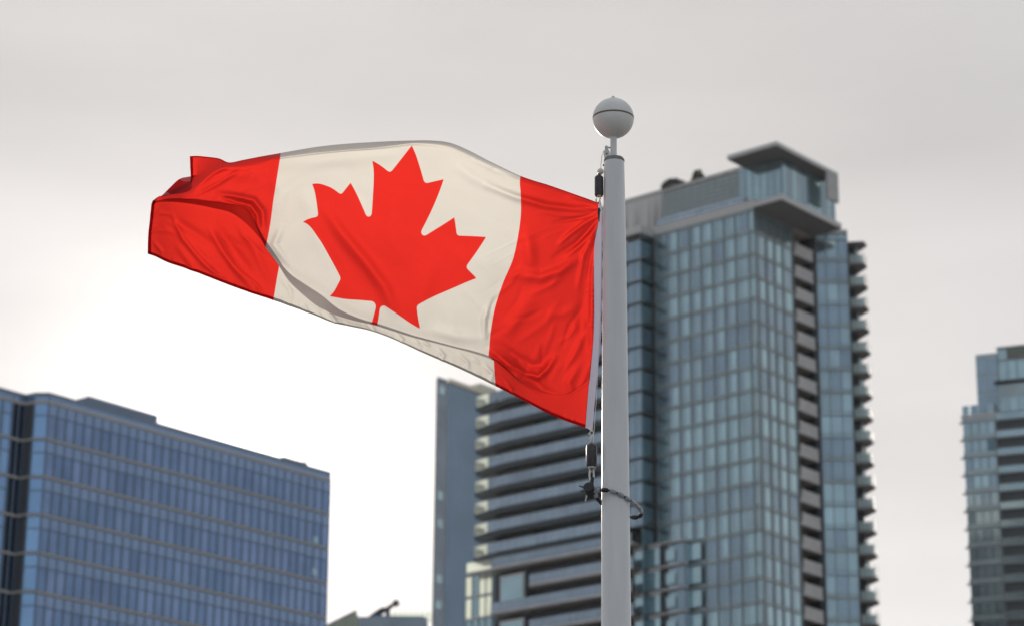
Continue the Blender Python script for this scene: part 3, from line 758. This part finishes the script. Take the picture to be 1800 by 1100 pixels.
# control columns: rows = top edge, top rim, 8 panel rows, near fold, shelf back, strip, hem
UC = np.array([0, .025, .06, .11, .17, .21, .25, .29, .33, .375, .42, .46, .5, .54, .58, .62, .655, .69, .72, .75])
ROWF = [0, .035, .12, .25, .38, .5, .62, .75, .87, .955, 1]
Ui = interp(UK, np.array(Upx, float), UC); Uvi = interp(UK, np.array(Uv)[:, None], UC)[:, 0]
Si = interp(UK, np.array(Spx, float), UC); Svi = interp(UK, np.array(Sv)[:, None], UC)[:, 0]
Hi = interp(UK, Hpx, UC); T0i = interp(UK, T0, UC); T1i = interp(UK, T1, UC); v1i = interp(UK, np.array(v1)[:, None], UC)[:, 0]
cols = []
def Upx_(k, c): return tps([(UC[k], Uvi[k])])[0][c]
for k, u in enumerate(UC):
    rows = [(T0i[k][0], T0i[k][1], .0, 0.0)]
    for f in ROWF:
        v = v1i[k]+(Uvi[k]-v1i[k])*f; p = tps([(u, v)])[0]
        rows.append((p[0], p[1], 0, v))
    # depth of the top rim and of the shelf under the near fold (metres away from the viewer)
    top_d = float(np.interp(u, [0, .3, .42, .52, .75], [.016, .03, .09, .15, .12]))
    sh = float(np.interp(u, [0, .08, .16, .25, .5, .62, .72, .75], [.004, .008, .025, .08, .15, .21, .22, .22]))
    rows[0] = (*rows[0][:2], top_d, 0.0)
    sx_, sy_ = Si[k]
    for f, g in ((.14, .2), (.86, .86)): rows.append((Upx_(k, 0)+(sx_-Upx_(k, 0))*f, Upx_(k, 1)+(sy_-Upx_(k, 1))*f, sh*g, Uvi[k]+(Svi[k]-Uvi[k])*f))
    rows.append((sx_, sy_, sh, Svi[k]))
    for f in (.3, .65, 1):
        q = Si[k]+(Hi[k]-Si[k])*f; rows.append((q[0], q[1], sh*(1+.12*f), Svi[k]+(1-Svi[k])*f))
    cols.append([(u, *r_) for r_ in rows])
NR = len(cols[0])   # 15
# fly end: the upper panel rolls forward, its corner flips up and a pocket opens behind it
def flycol(u, key):   # key: list of (row index, x, y, depth, v)
    key = [((k[0]+3) if k[0] > 10 else (k[0]+1) if k[0] > 1 else k[0], *k[1:]) for k in key]
    A_, B_ = [k for k in key if k[0] == 11][0], [k for k in key if k[0] == 14][0]
    for ri, f, g in ((12, .14, .2), (13, .86, .86)): key.append((ri, A_[1]+(B_[1]-A_[1])*f, A_[2]+(B_[2]-A_[2])*f, A_[3]+(B_[3]-A_[3])*g, A_[4]+(B_[4]-A_[4])*f))
    key.sort()
    kk = [k[0] for k in key]; arr = np.array([k[1:] for k in key], float)
    r_ = interp(kk, arr, np.arange(NR)) if len(kk) < NR else arr
    r_ = np.array(r_); r_[15:, 2] = r_[14, 2]*np.array([1.04, 1.08, 1.12])
    cols.append([(u, *x) for x in r_])
flycol(.79, [(0, 459, 275.5, .045, 0), (1, 458, 283, 0, .05), (4, 449, 313, -.012, .18), (7, 438, 343, -.02, .30), (9, 436, 362, -.015, .37), (10, 436, 368, -.01, .41), (11, 452, 415, .22, .80), (12, 450, 440, .20, .86), (13, 444, 478, .18, .93), (14, 441, 514.5, .17, 1)])
flycol(.83, [(0, 428, 281.5, .04, 0), (1, 424, 288, 0, .04), (4, 414, 309, -.015, .15), (7, 404, 333, -.022, .26), (9, 402, 350, -.018, .32), (10, 402, 358, -.01, .36), (11, 412, 379, .19, .74), (12, 410, 405, .16, .81), (13, 406, 455, .14, .91), (14, 403, 501, .13, 1)])
flycol(.87, [(0, 403, 286, .03, 0), (1, 398, 291, 0, .03), (4, 386, 306, -.012, .12), (7, 372, 327, -.02, .22), (9, 368, 345, -.015, .28), (10, 366, 353.5, -.008, .33), (11, 372, 367, .19, .73), (12, 372, 394, .16, .80), (13, 369, 441, .14, .90), (14, 366, 486.5, .13, 1)])
flycol(.91, [(0, 385, 279, .05, 0), (1, 380, 288, .02, .03), (4, 361, 309, -.008, .10), (7, 345, 331, -.015, .20), (9, 337, 344, -.01, .26), (10, 332, 350, -.005, .30), (11, 336, 360, .17, .72), (12, 336, 386, .15, .79), (13, 333, 430, .13, .89), (14, 330, 473, .12, 1)])
flycol(.95, [(0, 363, 276, .06, 0), (1, 360, 285, .045, .03), (4, 347, 307, .04, .10), (6, 329, 318, .09, .17), (8, 308, 342, .03, .24), (9, 303, 347, .02, .27), (10, 299, 351, .01, .30), (11, 301, 356, .12, .74), (12, 300, 381, .11, .80), (13, 297, 422, .10, .90), (14, 295, 461, .10, 1)])
flycol(.98, [(0, 345, 274.5, .055, 0), (2, 344, 290, .05, .06), (4, 341, 312, .05, .12), (6, 314, 318, .12, .18), (8, 288, 341, .05, .25), (10, 279, 352, .03, .30), (11, 279, 356.5, .07, .75), (12, 277, 380, .08, .81), (13, 273, 414, .08, .90), (14, 273, 450.5, .08, 1)])
flycol(1.0, [(0, 334, 275, .045, 0), (2, 334.5, 294, .045, .05), (4, 335.5, 318, .045, .10), (5, 336, 334, .05, .14), (7, 304, 341.5, .04, .22), (9, 278, 346.5, .03, .28), (10, 269, 353, .02, .31), (11, 266.5, 360, .05, .76), (12, 264, 385, .06, .82), (13, 261, 415, .06, .91), (14, 260, 446, .06, 1)])
UC = np.r_[UC, [.79, .83, .87, .91, .95, .98, 1.0]]
G = np.array(cols)       # (ncol, NR, 5) u, x, y, d, v
NU, NV = 620, 380
uu = np.linspace(0, 1, NU); vv = np.linspace(0, NR-1, NV)
Gu = interp(UC, G, uu)                                   # along the length
Gv = interp(np.arange(NR), Gu.transpose(1, 0, 2), vv).transpose(1, 0, 2)      # across
Uo, Xp, Yp, Dp, Vo = [Gv[..., k] for k in range(5)]
def blur(a, n):
    for _ in range(n):
        b_ = np.pad(a, 1, mode='edge'); a = (b_[1:-1, 1:-1]*4+b_[:-2, 1:-1]+b_[2:, 1:-1]+b_[1:-1, :-2]+b_[1:-1, 2:])/8
    return a
Dp = blur(Dp, 3)
Dp = Dp + .22*(1-np.exp(-(np.clip(Uo, 0, 1)/.2)**1.5))*(1-.45*np.clip((Uo-.2)/.6, 0, 1)**1.5)
# creases: polylines on the cloth (photo positions), half-width in px, depth amplitude in mm; panel 'a' above the fold, 'b' below
row = np.broadcast_to(vv[None], Uo.shape)
up_mask = 1/(1+np.exp((row-11.3)*4)); dn_mask = 1-up_mask
def crease(pts, w, amp, part='a', taper=True, asym=0):
    global Dp
    if taper and w > 3.5: w = w*.8; amp = amp*1.1
    pts = np.array(pts, float); n = len(pts)-1
    best = np.full(Xp.shape, 1e9); tb = np.zeros(Xp.shape); sg = np.zeros(Xp.shape)
    for i in range(n):
        a, c = pts[i], pts[i+1]; d = c-a; L2 = d@d
        t = np.clip(((Xp-a[0])*d[0]+(Yp-a[1])*d[1])/L2, 0, 1)
        ex = Xp-(a[0]+t*d[0]); ey = Yp-(a[1]+t*d[1]); r_ = np.hypot(ex, ey); s_ = np.sign(ex*d[1]-ey*d[0])
        m = r_ < best; best[m] = r_[m]; tb[m] = (i+t[m])/n; sg[m] = s_[m]
    x = best*sg/w
    prof = np.exp(-x*x) if not asym else np.exp(-x*x)*(1+asym*x)
    if taper: prof = prof*np.clip(np.sin(np.pi*np.clip(tb*.94+.03, 0, 1)), 0, 1)**.6
    Dp = Dp + prof*amp*.0022*(up_mask if part == 'a' else dn_mask)
crease([(850, 452), (905, 425), (960, 402), (1010, 384)], 1.5, .9, 'a')
crease([(865, 466), (930, 430), (1000, 400), (1040, 378)], 1.5, .8, 'a')
# gathers running out of the tied hoist corner
for pts, w, a in (
    ([(1056, 367), (1010, 368), (960, 362), (905, 346), (855, 326)], 8, 13), ([(1056, 372), (1015, 384), (975, 392)], 4.5, -7),
    ([(1056, 378), (1030, 391), (1003, 411), (982, 430)], 5.5, 11), ([(1055, 374), (1020, 380), (985, 379), (950, 373)], 4, 5),
    ([(1054, 384), (1036, 404), (1012, 428), (975, 452)], 6, -10), ([(1052, 388), (1038, 412), (1024, 428), (996, 452)], 5, 9),
    ([(1052, 392), (1040, 418), (1026, 448), (1016, 505)], 6, 9), ([(1048, 420), (1040, 450), (1033, 490)], 5, -5),
    ([(1020, 452), (985, 476), (950, 488), (908, 484)], 11, 14), ([(926, 410), (930, 440), (934, 470)], 15, 12),
    ([(1056, 362), (1030, 352), (1000, 345)], 5, 6), ([(1055, 370), (1042, 372), (1028, 368)], 3, -5),
    ([(1012, 540), (990, 552), (962, 552)], 9, 5), ([(940, 520), (905, 560), (885, 590)], 16, 7),
    ([(1042, 440), (1040, 520), (1040, 600)], 5, 6), ([(1030, 500), (1020, 560), (1030, 620)], 12, -7),
    # lower hoist: soft V and long diagonal folds
    ([(975, 628), (962, 648), (946, 662), (925, 657), (895, 640), (864, 616)], 7, 17), ([(968, 616), (950, 640), (935, 642), (905, 625), (878, 606)], 9, -10),
    ([(884, 632), (912, 668), (935, 692), (962, 706)], 8, 15), ([(900, 620), (928, 660), (955, 684), (985, 700)], 9, -9),
    ([(1018, 640), (1000, 672), (1010, 705)], 9, 8), ([(1038, 560), (1016, 610), (1000, 640)], 8, 7), ([(1036, 640), (1022, 680), (1018, 720)], 6, 6),
    ([(900, 690), (898, 675), (888, 662)], 4, -4), ([(1034, 700), (1020, 712), (1000, 728)], 6, 5),
    # white panel
    ([(573, 370), (600, 410), (638, 455), (676, 505), (694, 548)], 13, 13), ([(560, 392), (592, 440), (628, 490), (655, 530)], 18, -6),
    ([(868, 330), (830, 312), (800, 290)], 12, 5), ([(905, 312), (870, 300), (835, 282)], 5, 3),
    ([(860, 540), (851, 560), (852, 600)], 7, 7), ([(873, 520), (862, 545), (856, 585)], 5, -5), ([(850, 596), (800, 590), (760, 578)], 12, 6),
    ([(500, 290), (600, 280), (700, 272)], 14, 4), ([(495, 400), (482, 430), (505, 462)], 8, 7), ([(800, 440), (850, 470), (870, 500)], 25, 5),
    ([(700, 330), (690, 400), (700, 470)], 30, 6), ([(760, 460), (740, 520), (745, 575)], 20, 5),
    ([(480, 310), (495, 340), (488, 380)], 14, 4), ([(530, 330), (560, 410), (590, 470)], 22, 5),
    # rolled upper fly panel with its hooked crease
    ([(396, 349), (418, 356), (440, 362), (452, 378), (455, 402)], 5.5, 15), ([(384, 341), (415, 345), (446, 352), (462, 372), (464, 398)], 6, -12),
    ([(408, 287), (372, 306), (342, 330)], 6, -8), ([(420, 300), (385, 322), (350, 342)], 5, 6), ([(470, 290), (440, 300), (410, 318)], 9, 5),
): crease(pts, w, a, 'a')
for pts, w, a in (
    ([(303, 380), (322, 420), (345, 448), (375, 478)], 6, 9), ([(370, 405), (390, 440), (410, 468), (446, 508)], 7, 11), ([(384, 400), (410, 440), (440, 476)], 9, -7),
    ([(290, 378), (340, 408), (372, 430)], 9, -6), ([(270, 425), (282, 440), (284, 444)], 4, 5), ([(266, 380), (280, 374), (300, 378)], 5, 4), ([(264, 408), (278, 404), (296, 408)], 5, 4), ([(420, 400), (448, 440), (470, 490)], 8, 5),
    ([(355, 460), (380, 482), (400, 490)], 4, 5), ([(425, 480), (450, 500), (462, 516)], 4, 5), ([(310, 430), (340, 470)], 7, 4),
    ([(534, 535), (541, 548), (545, 552)], 3, 4), ([(569, 540), (584, 556), (592, 568)], 4, 7), ([(562, 548), (575, 560)], 3, -3), ([(495, 490), (510, 510), (512, 525)], 5, 3),
    ([(650, 566), (657, 578), (658, 586)], 3, 3), ([(700, 588), (708, 596), (703, 602)], 3, 4), ([(730, 598), (738, 606)], 3, 4), ([(770, 612), (780, 624), (776, 634)], 4, 5), ([(745, 600), (756, 608)], 3, 3),
    ([(806, 622), (822, 636), (824, 648)], 4, 4), ([(850, 640), (866, 656), (862, 672)], 5, 6), ([(888, 668), (900, 684), (896, 692)], 4, 5), ([(830, 628), (845, 640)], 3, 3),
): crease(pts, w, a, 'b')
rg = np.random.RandomState(2)
# small puckers along the stitched edges
for k in range(26):
    t = .27+.16*rg.rand(); e = interp(UK, T0, [t])[0]; crease([e, e+np.array([-7-8*rg.rand(), 5+6*rg.rand()])], 3.0, .7*rg.choice([-1, 1]), 'a')
for k in range(46):
    t = .02+.95*rg.rand(); e = np.array([interp(UC, G[:, -1, 1:3], [t])[0]])[0]; crease([e, e+np.array([-3+8*rg.rand(), -8-9*rg.rand()])], 3.2, .75*rg.choice([-1, 1]), 'b')
for k in range(22):
    y = 400+330*rg.rand(); crease([(1046, y), (1036-8*rg.rand(), y-3+8*rg.rand())], 2.6, 1.8, 'a')
def soft(n, x0, x1, y0, y1, a0, a1, L0, L1, w0, w1, amp, part):
    for _ in range(n):
        x = x0+(x1-x0)*rg.rand(); y = y0+(y1-y0)*rg.rand(); a = math.radians(a0+(a1-a0)*rg.rand()); l = L0+(L1-L0)*rg.rand()
        k = (rg.rand()-.5)*.5; d = np.array([math.cos(a), math.sin(a)]); e = np.array([-d[1], d[0]])
        crease([(x, y), np.array([x, y])+d*l*.5+e*l*k*.4, np.array([x, y])+d*l], w0+(w1-w0)*rg.rand(), amp*(.5+rg.rand())*rg.choice([-1, 1]), part)
soft(16, 880, 1030, 400, 640, 115, 165, 40, 90, 5, 9, 2.6, 'a')
soft(12, 900, 1040, 560, 720, 60, 150, 30, 60, 4, 8, 2.6, 'a')
soft(14, 520, 860, 280, 560, 30, 75, 60, 140, 9, 18, 2.2, 'a')
soft(10, 350, 480, 285, 350, 130, 175, 30, 60, 4, 7, 2.0, 'a')
soft(16, 265, 450, 370, 480, 30, 65, 25, 60, 4, 7, 2.2, 'b')
soft(22, 490, 880, 500, 660, 20, 70, 8, 22, 2.5, 4, 1.6, 'b')
# broad billow of the cloth
Dp = Dp + .018*np.sin((Xp-500)/150)*np.sin((Yp-200)/170)*np.clip(Uo*5, 0, 1) + .012*np.sin(Xp/47+Yp/39)*up_mask*np.clip(1-Uo*3.2, 0, 1)*np.clip(Uo*9, 0, 1)
# into space, at the distance of the pole
cyy, syy = math.cos(PIT), math.sin(PIT)
dx = Xp-900; dy = Yp-550
F_, R_, U_ = np.array(fwd), np.array(r2), np.array(u2)
ray = F_[None, None]*FPX + R_[None, None]*dx[..., None] - U_[None, None]*dy[..., None]
Yd = Y - .005 + Dp
Pw = ray*(Yd/ray[..., 1])[..., None] + np.array([0, 0, H])
# leaf outline on the cloth, 9600 x 4800 units
def arc(p, d, r_):
    p0 = np.array(p, float); p1 = p0+np.array(d, float); m = (p0+p1)/2; h = np.linalg.norm(p1-p0)/2
    n_ = np.array([-(p1-p0)[1], (p1-p0)[0]])/(2*h); c = m+n_*math.sqrt(max(r_*r_-h*h, 0))
    a0 = math.atan2(*(p0-c)[::-1]); a1 = math.atan2(*(p1-c)[::-1])
    if a1 < a0: a1 += 2*math.pi
    return [c+r_*np.array([math.cos(a), math.sin(a)]) for a in np.linspace(a0, a1, 7)[1:]]
path = [('l', -45, -863), ('a', 111, -98, 95), ('l', 859, 151), ('l', -116, -320), ('a', 20, -73, 65), ('l', 941, -762), ('l', -212, -99), ('a', -34, -79, 65), ('l', 186, -572), ('l', -542, 115), ('a', -73, -38, 65), ('l', -105, -247), ('l', -423, 454), ('a', -111, -57, 65), ('l', 204, -1052), ('l', -327, 189), ('a', -91, -27, 65), ('l', -332, -652)]
cur = np.array([4890., 4430.]); half = [cur.copy()]
for s in path:
    if s[0] == 'l': cur = cur+np.array(s[1:3]); half.append(cur.copy())
    else: half += arc(cur, s[1:3], s[3]); cur = cur+np.array(s[1:3])
half = np.array(half); mir = half.copy(); mir[:, 0] = 9600-mir[:, 0]
poly = np.vstack([half, mir[::-1][1:]])/9600
Q_ = np.stack([Uo.ravel(), Vo.ravel()*.5], 1).astype(np.float32)
dist = np.full(len(Q_), 9.0, np.float32); ins = np.zeros(len(Q_), bool)
near = (Q_[:, 0] > .27) & (Q_[:, 0] < .73)
q = Q_[near]; dn = dist[near]; iin = ins[near]
for i in range(len(poly)):
    a = poly[i]; c = poly[(i+1) % len(poly)]; d = c-a; L2 = d@d+1e-12
    t = np.clip(((q-a)@d)/L2, 0, 1); e = q-(a+t[:, None]*d); dn = np.minimum(dn, np.hypot(e[:, 0], e[:, 1]))
    cr = (a[1] > q[:, 1]) != (c[1] > q[:, 1])
    with np.errstate(all='ignore'): xi = (c[0]-a[0])*(q[:, 1]-a[1])/(c[1]-a[1]+1e-12)+a[0]
    iin ^= cr & (q[:, 0] < xi)
dist[near] = dn; ins[near] = iin
sdf = np.where(ins, -dist, dist)
seam = np.minimum(np.abs(Uo.ravel()-.0), 9)                       # red where u < .25 or u > .75
side = .25-np.abs(Uo.ravel()-.5)                                  # positive in the white panel
redf = np.minimum(sdf, side)*9600                                 # negative = red
def cloth_mat(name, k=1.0):
    m = bpy.data.materials.new(name); m.use_nodes = True; nt = m.node_tree; nt.nodes.clear()
    at = nt.nodes.new('ShaderNodeAttribute'); at.attribute_name = 'dye'
    f = remap(nt, at.outputs['Fac'], -5, 5, 1, 0)
    uvn = nt.nodes.new('ShaderNodeUVMap'); uvn.uv_map = 'UVMap'
    mp = nt.nodes.new('ShaderNodeMapping'); mp.inputs['Scale'].default_value = (900, 450, 1); nt.links.new(uvn.outputs[0], mp.inputs[0])
    nz = nt.nodes.new('ShaderNodeTexNoise'); nz.inputs['Scale'].default_value = .7; nz.inputs['Detail'].default_value = 2; nt.links.new(mp.outputs[0], nz.inputs['Vector'])
    wv = remap(nt, nz.outputs[0], .3, .7, .955, 1.03)
    mp2 = nt.nodes.new('ShaderNodeMapping'); mp2.inputs['Scale'].default_value = (5, 9, 1); nt.links.new(uvn.outputs[0], mp2.inputs[0])
    n2 = nt.nodes.new('ShaderNodeTexNoise'); n2.inputs['Scale'].default_value = 1.2; n2.inputs['Detail'].default_value = 5; nt.links.new(mp2.outputs[0], n2.inputs['Vector'])
    wv = mth(nt, 'MULTIPLY', wv, remap(nt, n2.outputs[0], .3, .7, .965, 1.02))
    def sc(c):
        s_ = nt.nodes.new('ShaderNodeVectorMath'); s_.operation = 'SCALE'; nt.links.new(c, s_.inputs[0]); nt.links.new(wv, s_.inputs['Scale']); return s_.outputs[0]
    trans = sc(mixc(nt, f, (.665*k, .625*k, .565*k), (.735*k, .029*k, .020*k)))
    diff = sc(mixc(nt, f, (.56, .56, .57), (.42, .009, .016)))
    T = nt.nodes.new('ShaderNodeBsdfTranslucent'); nt.links.new(trans, T.inputs[0])
    D = nt.nodes.new('ShaderNodeBsdfDiffuse'); nt.links.new(diff, D.inputs[0])
    G_ = nt.nodes.new('ShaderNodeBsdfGlossy'); G_.inputs['Roughness'].default_value = .5; G_.inputs[0].default_value = (.6, .6, .6, 1)
    mx = nt.nodes.new('ShaderNodeMixShader'); mx.inputs[0].default_value = .62; nt.links.new(D.outputs[0], mx.inputs[1]); nt.links.new(T.outputs[0], mx.inputs[2])
    lw = nt.nodes.new('ShaderNodeLayerWeight'); lw.inputs[0].default_value = .25
    mx2 = nt.nodes.new('ShaderNodeMixShader'); nt.links.new(mth(nt, 'MULTIPLY', lw.outputs['Fresnel'], .18), mx2.inputs[0]); nt.links.new(mx.outputs[0], mx2.inputs[1]); nt.links.new(G_.outputs[0], mx2.inputs[2])
    o = nt.nodes.new('ShaderNodeOutputMaterial'); nt.links.new(mx2.outputs[0], o.inputs[0]); return m
M['cloth'] = cloth_mat('flag_cloth'); M['hemcloth'] = cloth_mat('flag_hem_cloth', .45)
anchor = px(1048, 556, Y)
flag = empty('flag', (anchor.x, Y, px(1029, 751, Y).z), 'red and white maple leaf flag flying left from the flagpole, backlit by the sun', 'flag')
def grid_obj(name, P_, u_, v_, dye, matn, parent):
    nu, nv = P_.shape[:2]; off = np.array(parent.matrix_world.translation)
    me = bpy.data.meshes.new(name); idx = np.arange(nu*nv).reshape(nu, nv)
    f = np.stack([idx[:-1, :-1], idx[1:, :-1], idx[1:, 1:], idx[:-1, 1:]], -1).reshape(-1, 4)
    me.vertices.add(nu*nv); me.vertices.foreach_set('co', (P_.reshape(-1, 3)-off).ravel())
    me.loops.add(f.size); me.loops.foreach_set('vertex_index', f.ravel().astype(np.int32))
    me.polygons.add(len(f)); me.polygons.foreach_set('loop_start', np.arange(0, f.size, 4, dtype=np.int32)); me.polygons.foreach_set('loop_total', np.full(len(f), 4, np.int32))
    me.update(calc_edges=True)
    uvl = me.uv_layers.new(name='UVMap'); uvl.data.foreach_set('uv', np.stack([u_.ravel(), v_.ravel()], 1)[f.ravel()].ravel())
    a = me.attributes.new('dye', 'FLOAT', 'POINT'); a.data.foreach_set('value', dye.ravel().astype(np.float32))
    me.polygons.foreach_set('use_smooth', np.ones(len(f), bool)); me.materials.append(M[matn]); me.validate()
    o = link(bpy.data.objects.new(name, me)); o.parent = parent; bpy.context.view_layer.update(); return o
cloth = grid_obj('cloth', Pw, Uo, Vo, redf, 'cloth', flag)
# hems: the turned-over second layer, 2 mm behind the cloth
du = np.gradient(Pw, axis=0); dv = np.gradient(Pw, axis=1); nr = np.cross(du, dv); nr /= np.linalg.norm(nr, axis=-1, keepdims=True)+1e-9
nr *= np.where(nr[..., 1:2] < 0, -1, 1)
nr = np.stack([blur(nr[..., k], 12) for k in range(3)], -1)
RD = redf.reshape(Uo.shape)
def hem(sl_u, sl_v, name='hem'):
    P_ = Pw[sl_u, sl_v]+nr[sl_u, sl_v]*.0025
    return grid_obj(name, P_, Uo[sl_u, sl_v], Vo[sl_u, sl_v], RD[sl_u, sl_v], 'hemcloth', cloth)
def edge_hem(bottom, w, n=5):
    A = [x[:, ::-1] if bottom else x for x in (Pw+nr*.0025, Uo[..., None], Vo[..., None], RD[..., None])]
    P0 = A[0]; cs = np.concatenate([np.zeros((NU, 1)), np.cumsum(np.linalg.norm(np.diff(P0, axis=1), axis=-1), axis=1)], 1)
    out = [np.zeros((NU, n, a.shape[-1])) for a in A]
    for i in range(NU):
        for k in range(n):
            for a, o in zip(A, out):
                for c in range(a.shape[-1]): o[i, k, c] = np.interp(w*k/(n-1), cs[i], a[i, :, c])
    return grid_obj('hem', out[0], out[1][..., 0], out[2][..., 0], out[3][..., 0], 'hemcloth', cloth)
edge_hem(True, .012); edge_hem(False, .005)
spu = np.linalg.norm(np.diff(Pw, axis=0), axis=-1)[:, 290:].mean(1); cu = np.cumsum(spu[::-1]); nf = int(np.searchsorted(cu, .016))+1
hem(slice(NU-1-nf, NU), slice(0, NV))
# heading: white canvas strip along the hoist
hp = [(1052, 357, 1056.5, 356), (1053, 376, 1058, 376), (1050, 396, 1059, 400), (1045, 420, 1058.5, 430), (1043, 486, 1058, 490), (1042.6, 586, 1056, 590), (1039, 627, 1052, 640), (1033, 690, 1046, 700), (1028, 751, 1041.5, 756)]
hp = interp(np.linspace(0, 1, len(hp)), np.array(hp, float), np.linspace(0, 1, 120))
HG = np.zeros((9, 120, 3)); HV = np.zeros((9, 120)); HU = np.zeros((9, 120))
rr_ = np.random.RandomState(1); wob = np.convolve(rr_.randn(140), np.ones(9)/9, 'same')[:120]
for i in range(9):
    t = i/8
    for j in range(120):
        x = hp[j][0]*(1-t)+hp[j][2]*t; y = hp[j][1]*(1-t)+hp[j][3]*t
        p = px(x, y, Y+.004+.002*wob[j]*math.sin(t*3)+.004*t); HG[i, j] = p; HV[i, j] = j/119; HU[i, j] = t
grid_obj('heading', HG, HU, HV, np.zeros((9, 120)), 'canvas', flag)
b = MB(); p = px(1052.5, 371, Y-.012); b.tube([p+Vector((0, 0, .012)), p+Vector((.002, 0, .002)), p+Vector((0, 0, -.006)), p+Vector((.001, 0, -.045))], [.003, .006, .005, .0015], 'black', 10); b.build('tie', flag, True)
# ------------------------------------------------------------------ halyard and its fittings
hal = empty('halyard', px(1047, 560, Y+.012), 'thin grey steel halyard cable hanging along the left side of the flagpole', 'cable')
b = MB(); pts = [px(1066.5, 264, Y), px(1061, 266, Y), px(1058, 275, Y), px(1056.5, 288, Y), px(1056, 300, Y)]
b.tube(pts, .0013, 'steel', 8)
b.tube([px(1054, 345, Y), px(1057.5, 372, Y+.02), px(1057, 450, Y+.02), px(1055, 560, Y+.02), px(1049, 690, Y+.016), px(1044, 760, Y+.01), px(1042, 778, Y)], .0012, 'steel', 8)
b.build('cable', hal, True)
b = MB(); bp = px(1055.5, 302, Y); rr = .0125
b.lathe([(rr*math.sin(t), -rr*math.cos(t)) for t in np.linspace(.01, math.pi-.01, 14)], bp, 'ivory', 24); b.build('bead', hal, True)
def weight(name, xc, yt, yb, w, label, tilt=0):
    p0 = px(xc, yb, Y); p1 = px(xc+tilt, yt, Y); L_ = p1.z-p0.z; r_ = w/2*mpp(yt)
    e = empty(name, (p0.x, p0.y, p0.z), label, 'weight', None)
    b = MB(); ch = .12*L_
    b.lathe([(.001, 0), (r_*.9, .0), (r_, .004), (r_, L_-ch), (r_*.55, L_-.002), (.001, L_)], (p0.x, p0.y, p0.z), 'lead', 32); b.build('cylinder', e, True)
    return e, p0, p1
e, p0, p1 = weight('counterweight', 1053, 308, 345, 15.5, 'dark cylindrical counterweight hanging above the flag at the pole top, under the ivory bead')
b = MB(); b.tube([p1, p1+Vector((0, 0, .008))], .004, 'lead', 10); b.build('collar', e, True)
b = MB(); b.tube([px(1054.5, 341, Y-.01), px(1050.5, 345, Y-.012), px(1047.5, 352, Y-.012), px(1049, 357, Y-.012), px(1053, 356, Y-.012), px(1055, 349, Y-.012), px(1054.5, 341, Y-.012)], .0028, 'brass', 8); b.build('snap_hook', e, True)
e, p0, p1 = weight('counterweight', 1040, 778, 820, 19, 'dark cylindrical counterweight hanging below the flag by the lower hoist corner')
b = MB(); kp = [px(1035.5, 752, Y-.004), px(1039, 757, Y-.006), px(1034.5, 762, Y-.004), px(1042, 765, Y), px(1035, 770, Y-.004), px(1041.5, 774, Y), px(1038, 780, Y)]
b.tube(kp, .0028, 'rope', 8); b.tube([px(1041, 755, Y), px(1036, 761, Y), px(1040.5, 768, Y-.005), px(1037.5, 778, Y)], .0024, 'rope', 8); b.tube([px(1040, 754, Y), px(1043.5, 760, Y), px(1041, 766, Y)], .002, 'rope', 8)
b.build('rope_knot', e, True)
b = MB(); b.lathe([(.013, -.006), (.014, -.002), (.014, .002), (.011, .003)], p0, 'steel', 20)
b.tube([px(1037, 822, Y), px(1036, 835, Y), px(1037.5, 846, Y)], [.003, .0035, .0025], 'steel', 8); b.tube([px(1043, 822, Y), px(1044, 835, Y), px(1042, 846, Y)], [.0028, .0035, .0025], 'steel', 8)
b.tube([px(1036.5, 826, Y), px(1043.5, 830, Y)], .002, 'steel', 8); b.tube([px(1042, 838, Y-.003), px(1041, 850, Y-.003)], .0055, 'black', 8); b.build('swivel_clip', e, True)
# beaded retainer ring round the pole
ring = empty('retainer_ring', px(1060, 880, Y), 'black and grey beaded retainer ring looped around the flagpole below the flag', 'ring')
rp_ = [(1044, 864, -.035), (1052, 861, -.048), (1062, 860.5, -.058), (1072, 861.5, -.062), (1083, 865, -.060), (1094, 870, -.052), (1104, 876, -.036), (1114, 883, -.010), (1122, 891, .018), (1127, 899, .045), (1126, 905, .065), (1120, 908.5, .080), (1110, 908, .088), (1096, 904, .092), (1080, 898, .090), (1064, 889, .070), (1054, 880, .030), (1048, 872, -.004), (1044, 866, -.03)]
ra = interp(np.arange(len(rp_)), np.array(rp_, float), np.linspace(0, len(rp_)-1, 200))
P3 = [px(x, y, Y+d) for x, y, d in ra]
b = MB(); b.tube(P3[::3], .0038, 'black', 8); b.build('cord', ring, True)
acc = [0]; 
for i in range(1, len(P3)): acc.append(acc[-1]+(P3[i]-P3[i-1]).length)
tot = acc[-1]; nbd = 17
for k in range(nbd):
    a0 = tot*(k+.06)/nbd; a1 = tot*(k+.90)/nbd
    def at_(a): 
        i = int(np.searchsorted(acc, a)); i = min(max(i, 1), len(P3)-1); f = (a-acc[i-1])/max(acc[i]-acc[i-1], 1e-9); return P3[i-1].lerp(P3[i], f)
    q = [at_(a0+(a1-a0)*t) for t in (0, .08, .3, .6, .92, 1)]
    b = MB(); b.tube(q, [.0045, .0076, .0082, .0082, .0076, .0045], 'black' if k in (1, 8, 9, 14, 15) else 'bead', 14); b.build('bead', ring, True)
b = MB(); c0 = px(1034, 854, Y-.05); c1 = px(1039, 866, Y-.01); ax = (c1-c0).normalized()
b.tube([c0, c0+ax*.001, c0+ax*.003, c1, c1+ax*.004], [.001, .0185, .0205, .0205, .017], 'black', 28); b.build('clamp', ring, True)
b = MB()
for s_, t_ in (((1027, 856), (1018, 853)), ((1028, 861), (1020, 863)), ((1032, 868), (1029, 880)), ((1038, 846), (1041, 838))):
    b.tube([px(*s_, Y-.02), px(*t_, Y-.02)], [.0035, .0022], 'steel' if s_[1] > 865 else 'black', 8)
b.build('pin', ring, True)
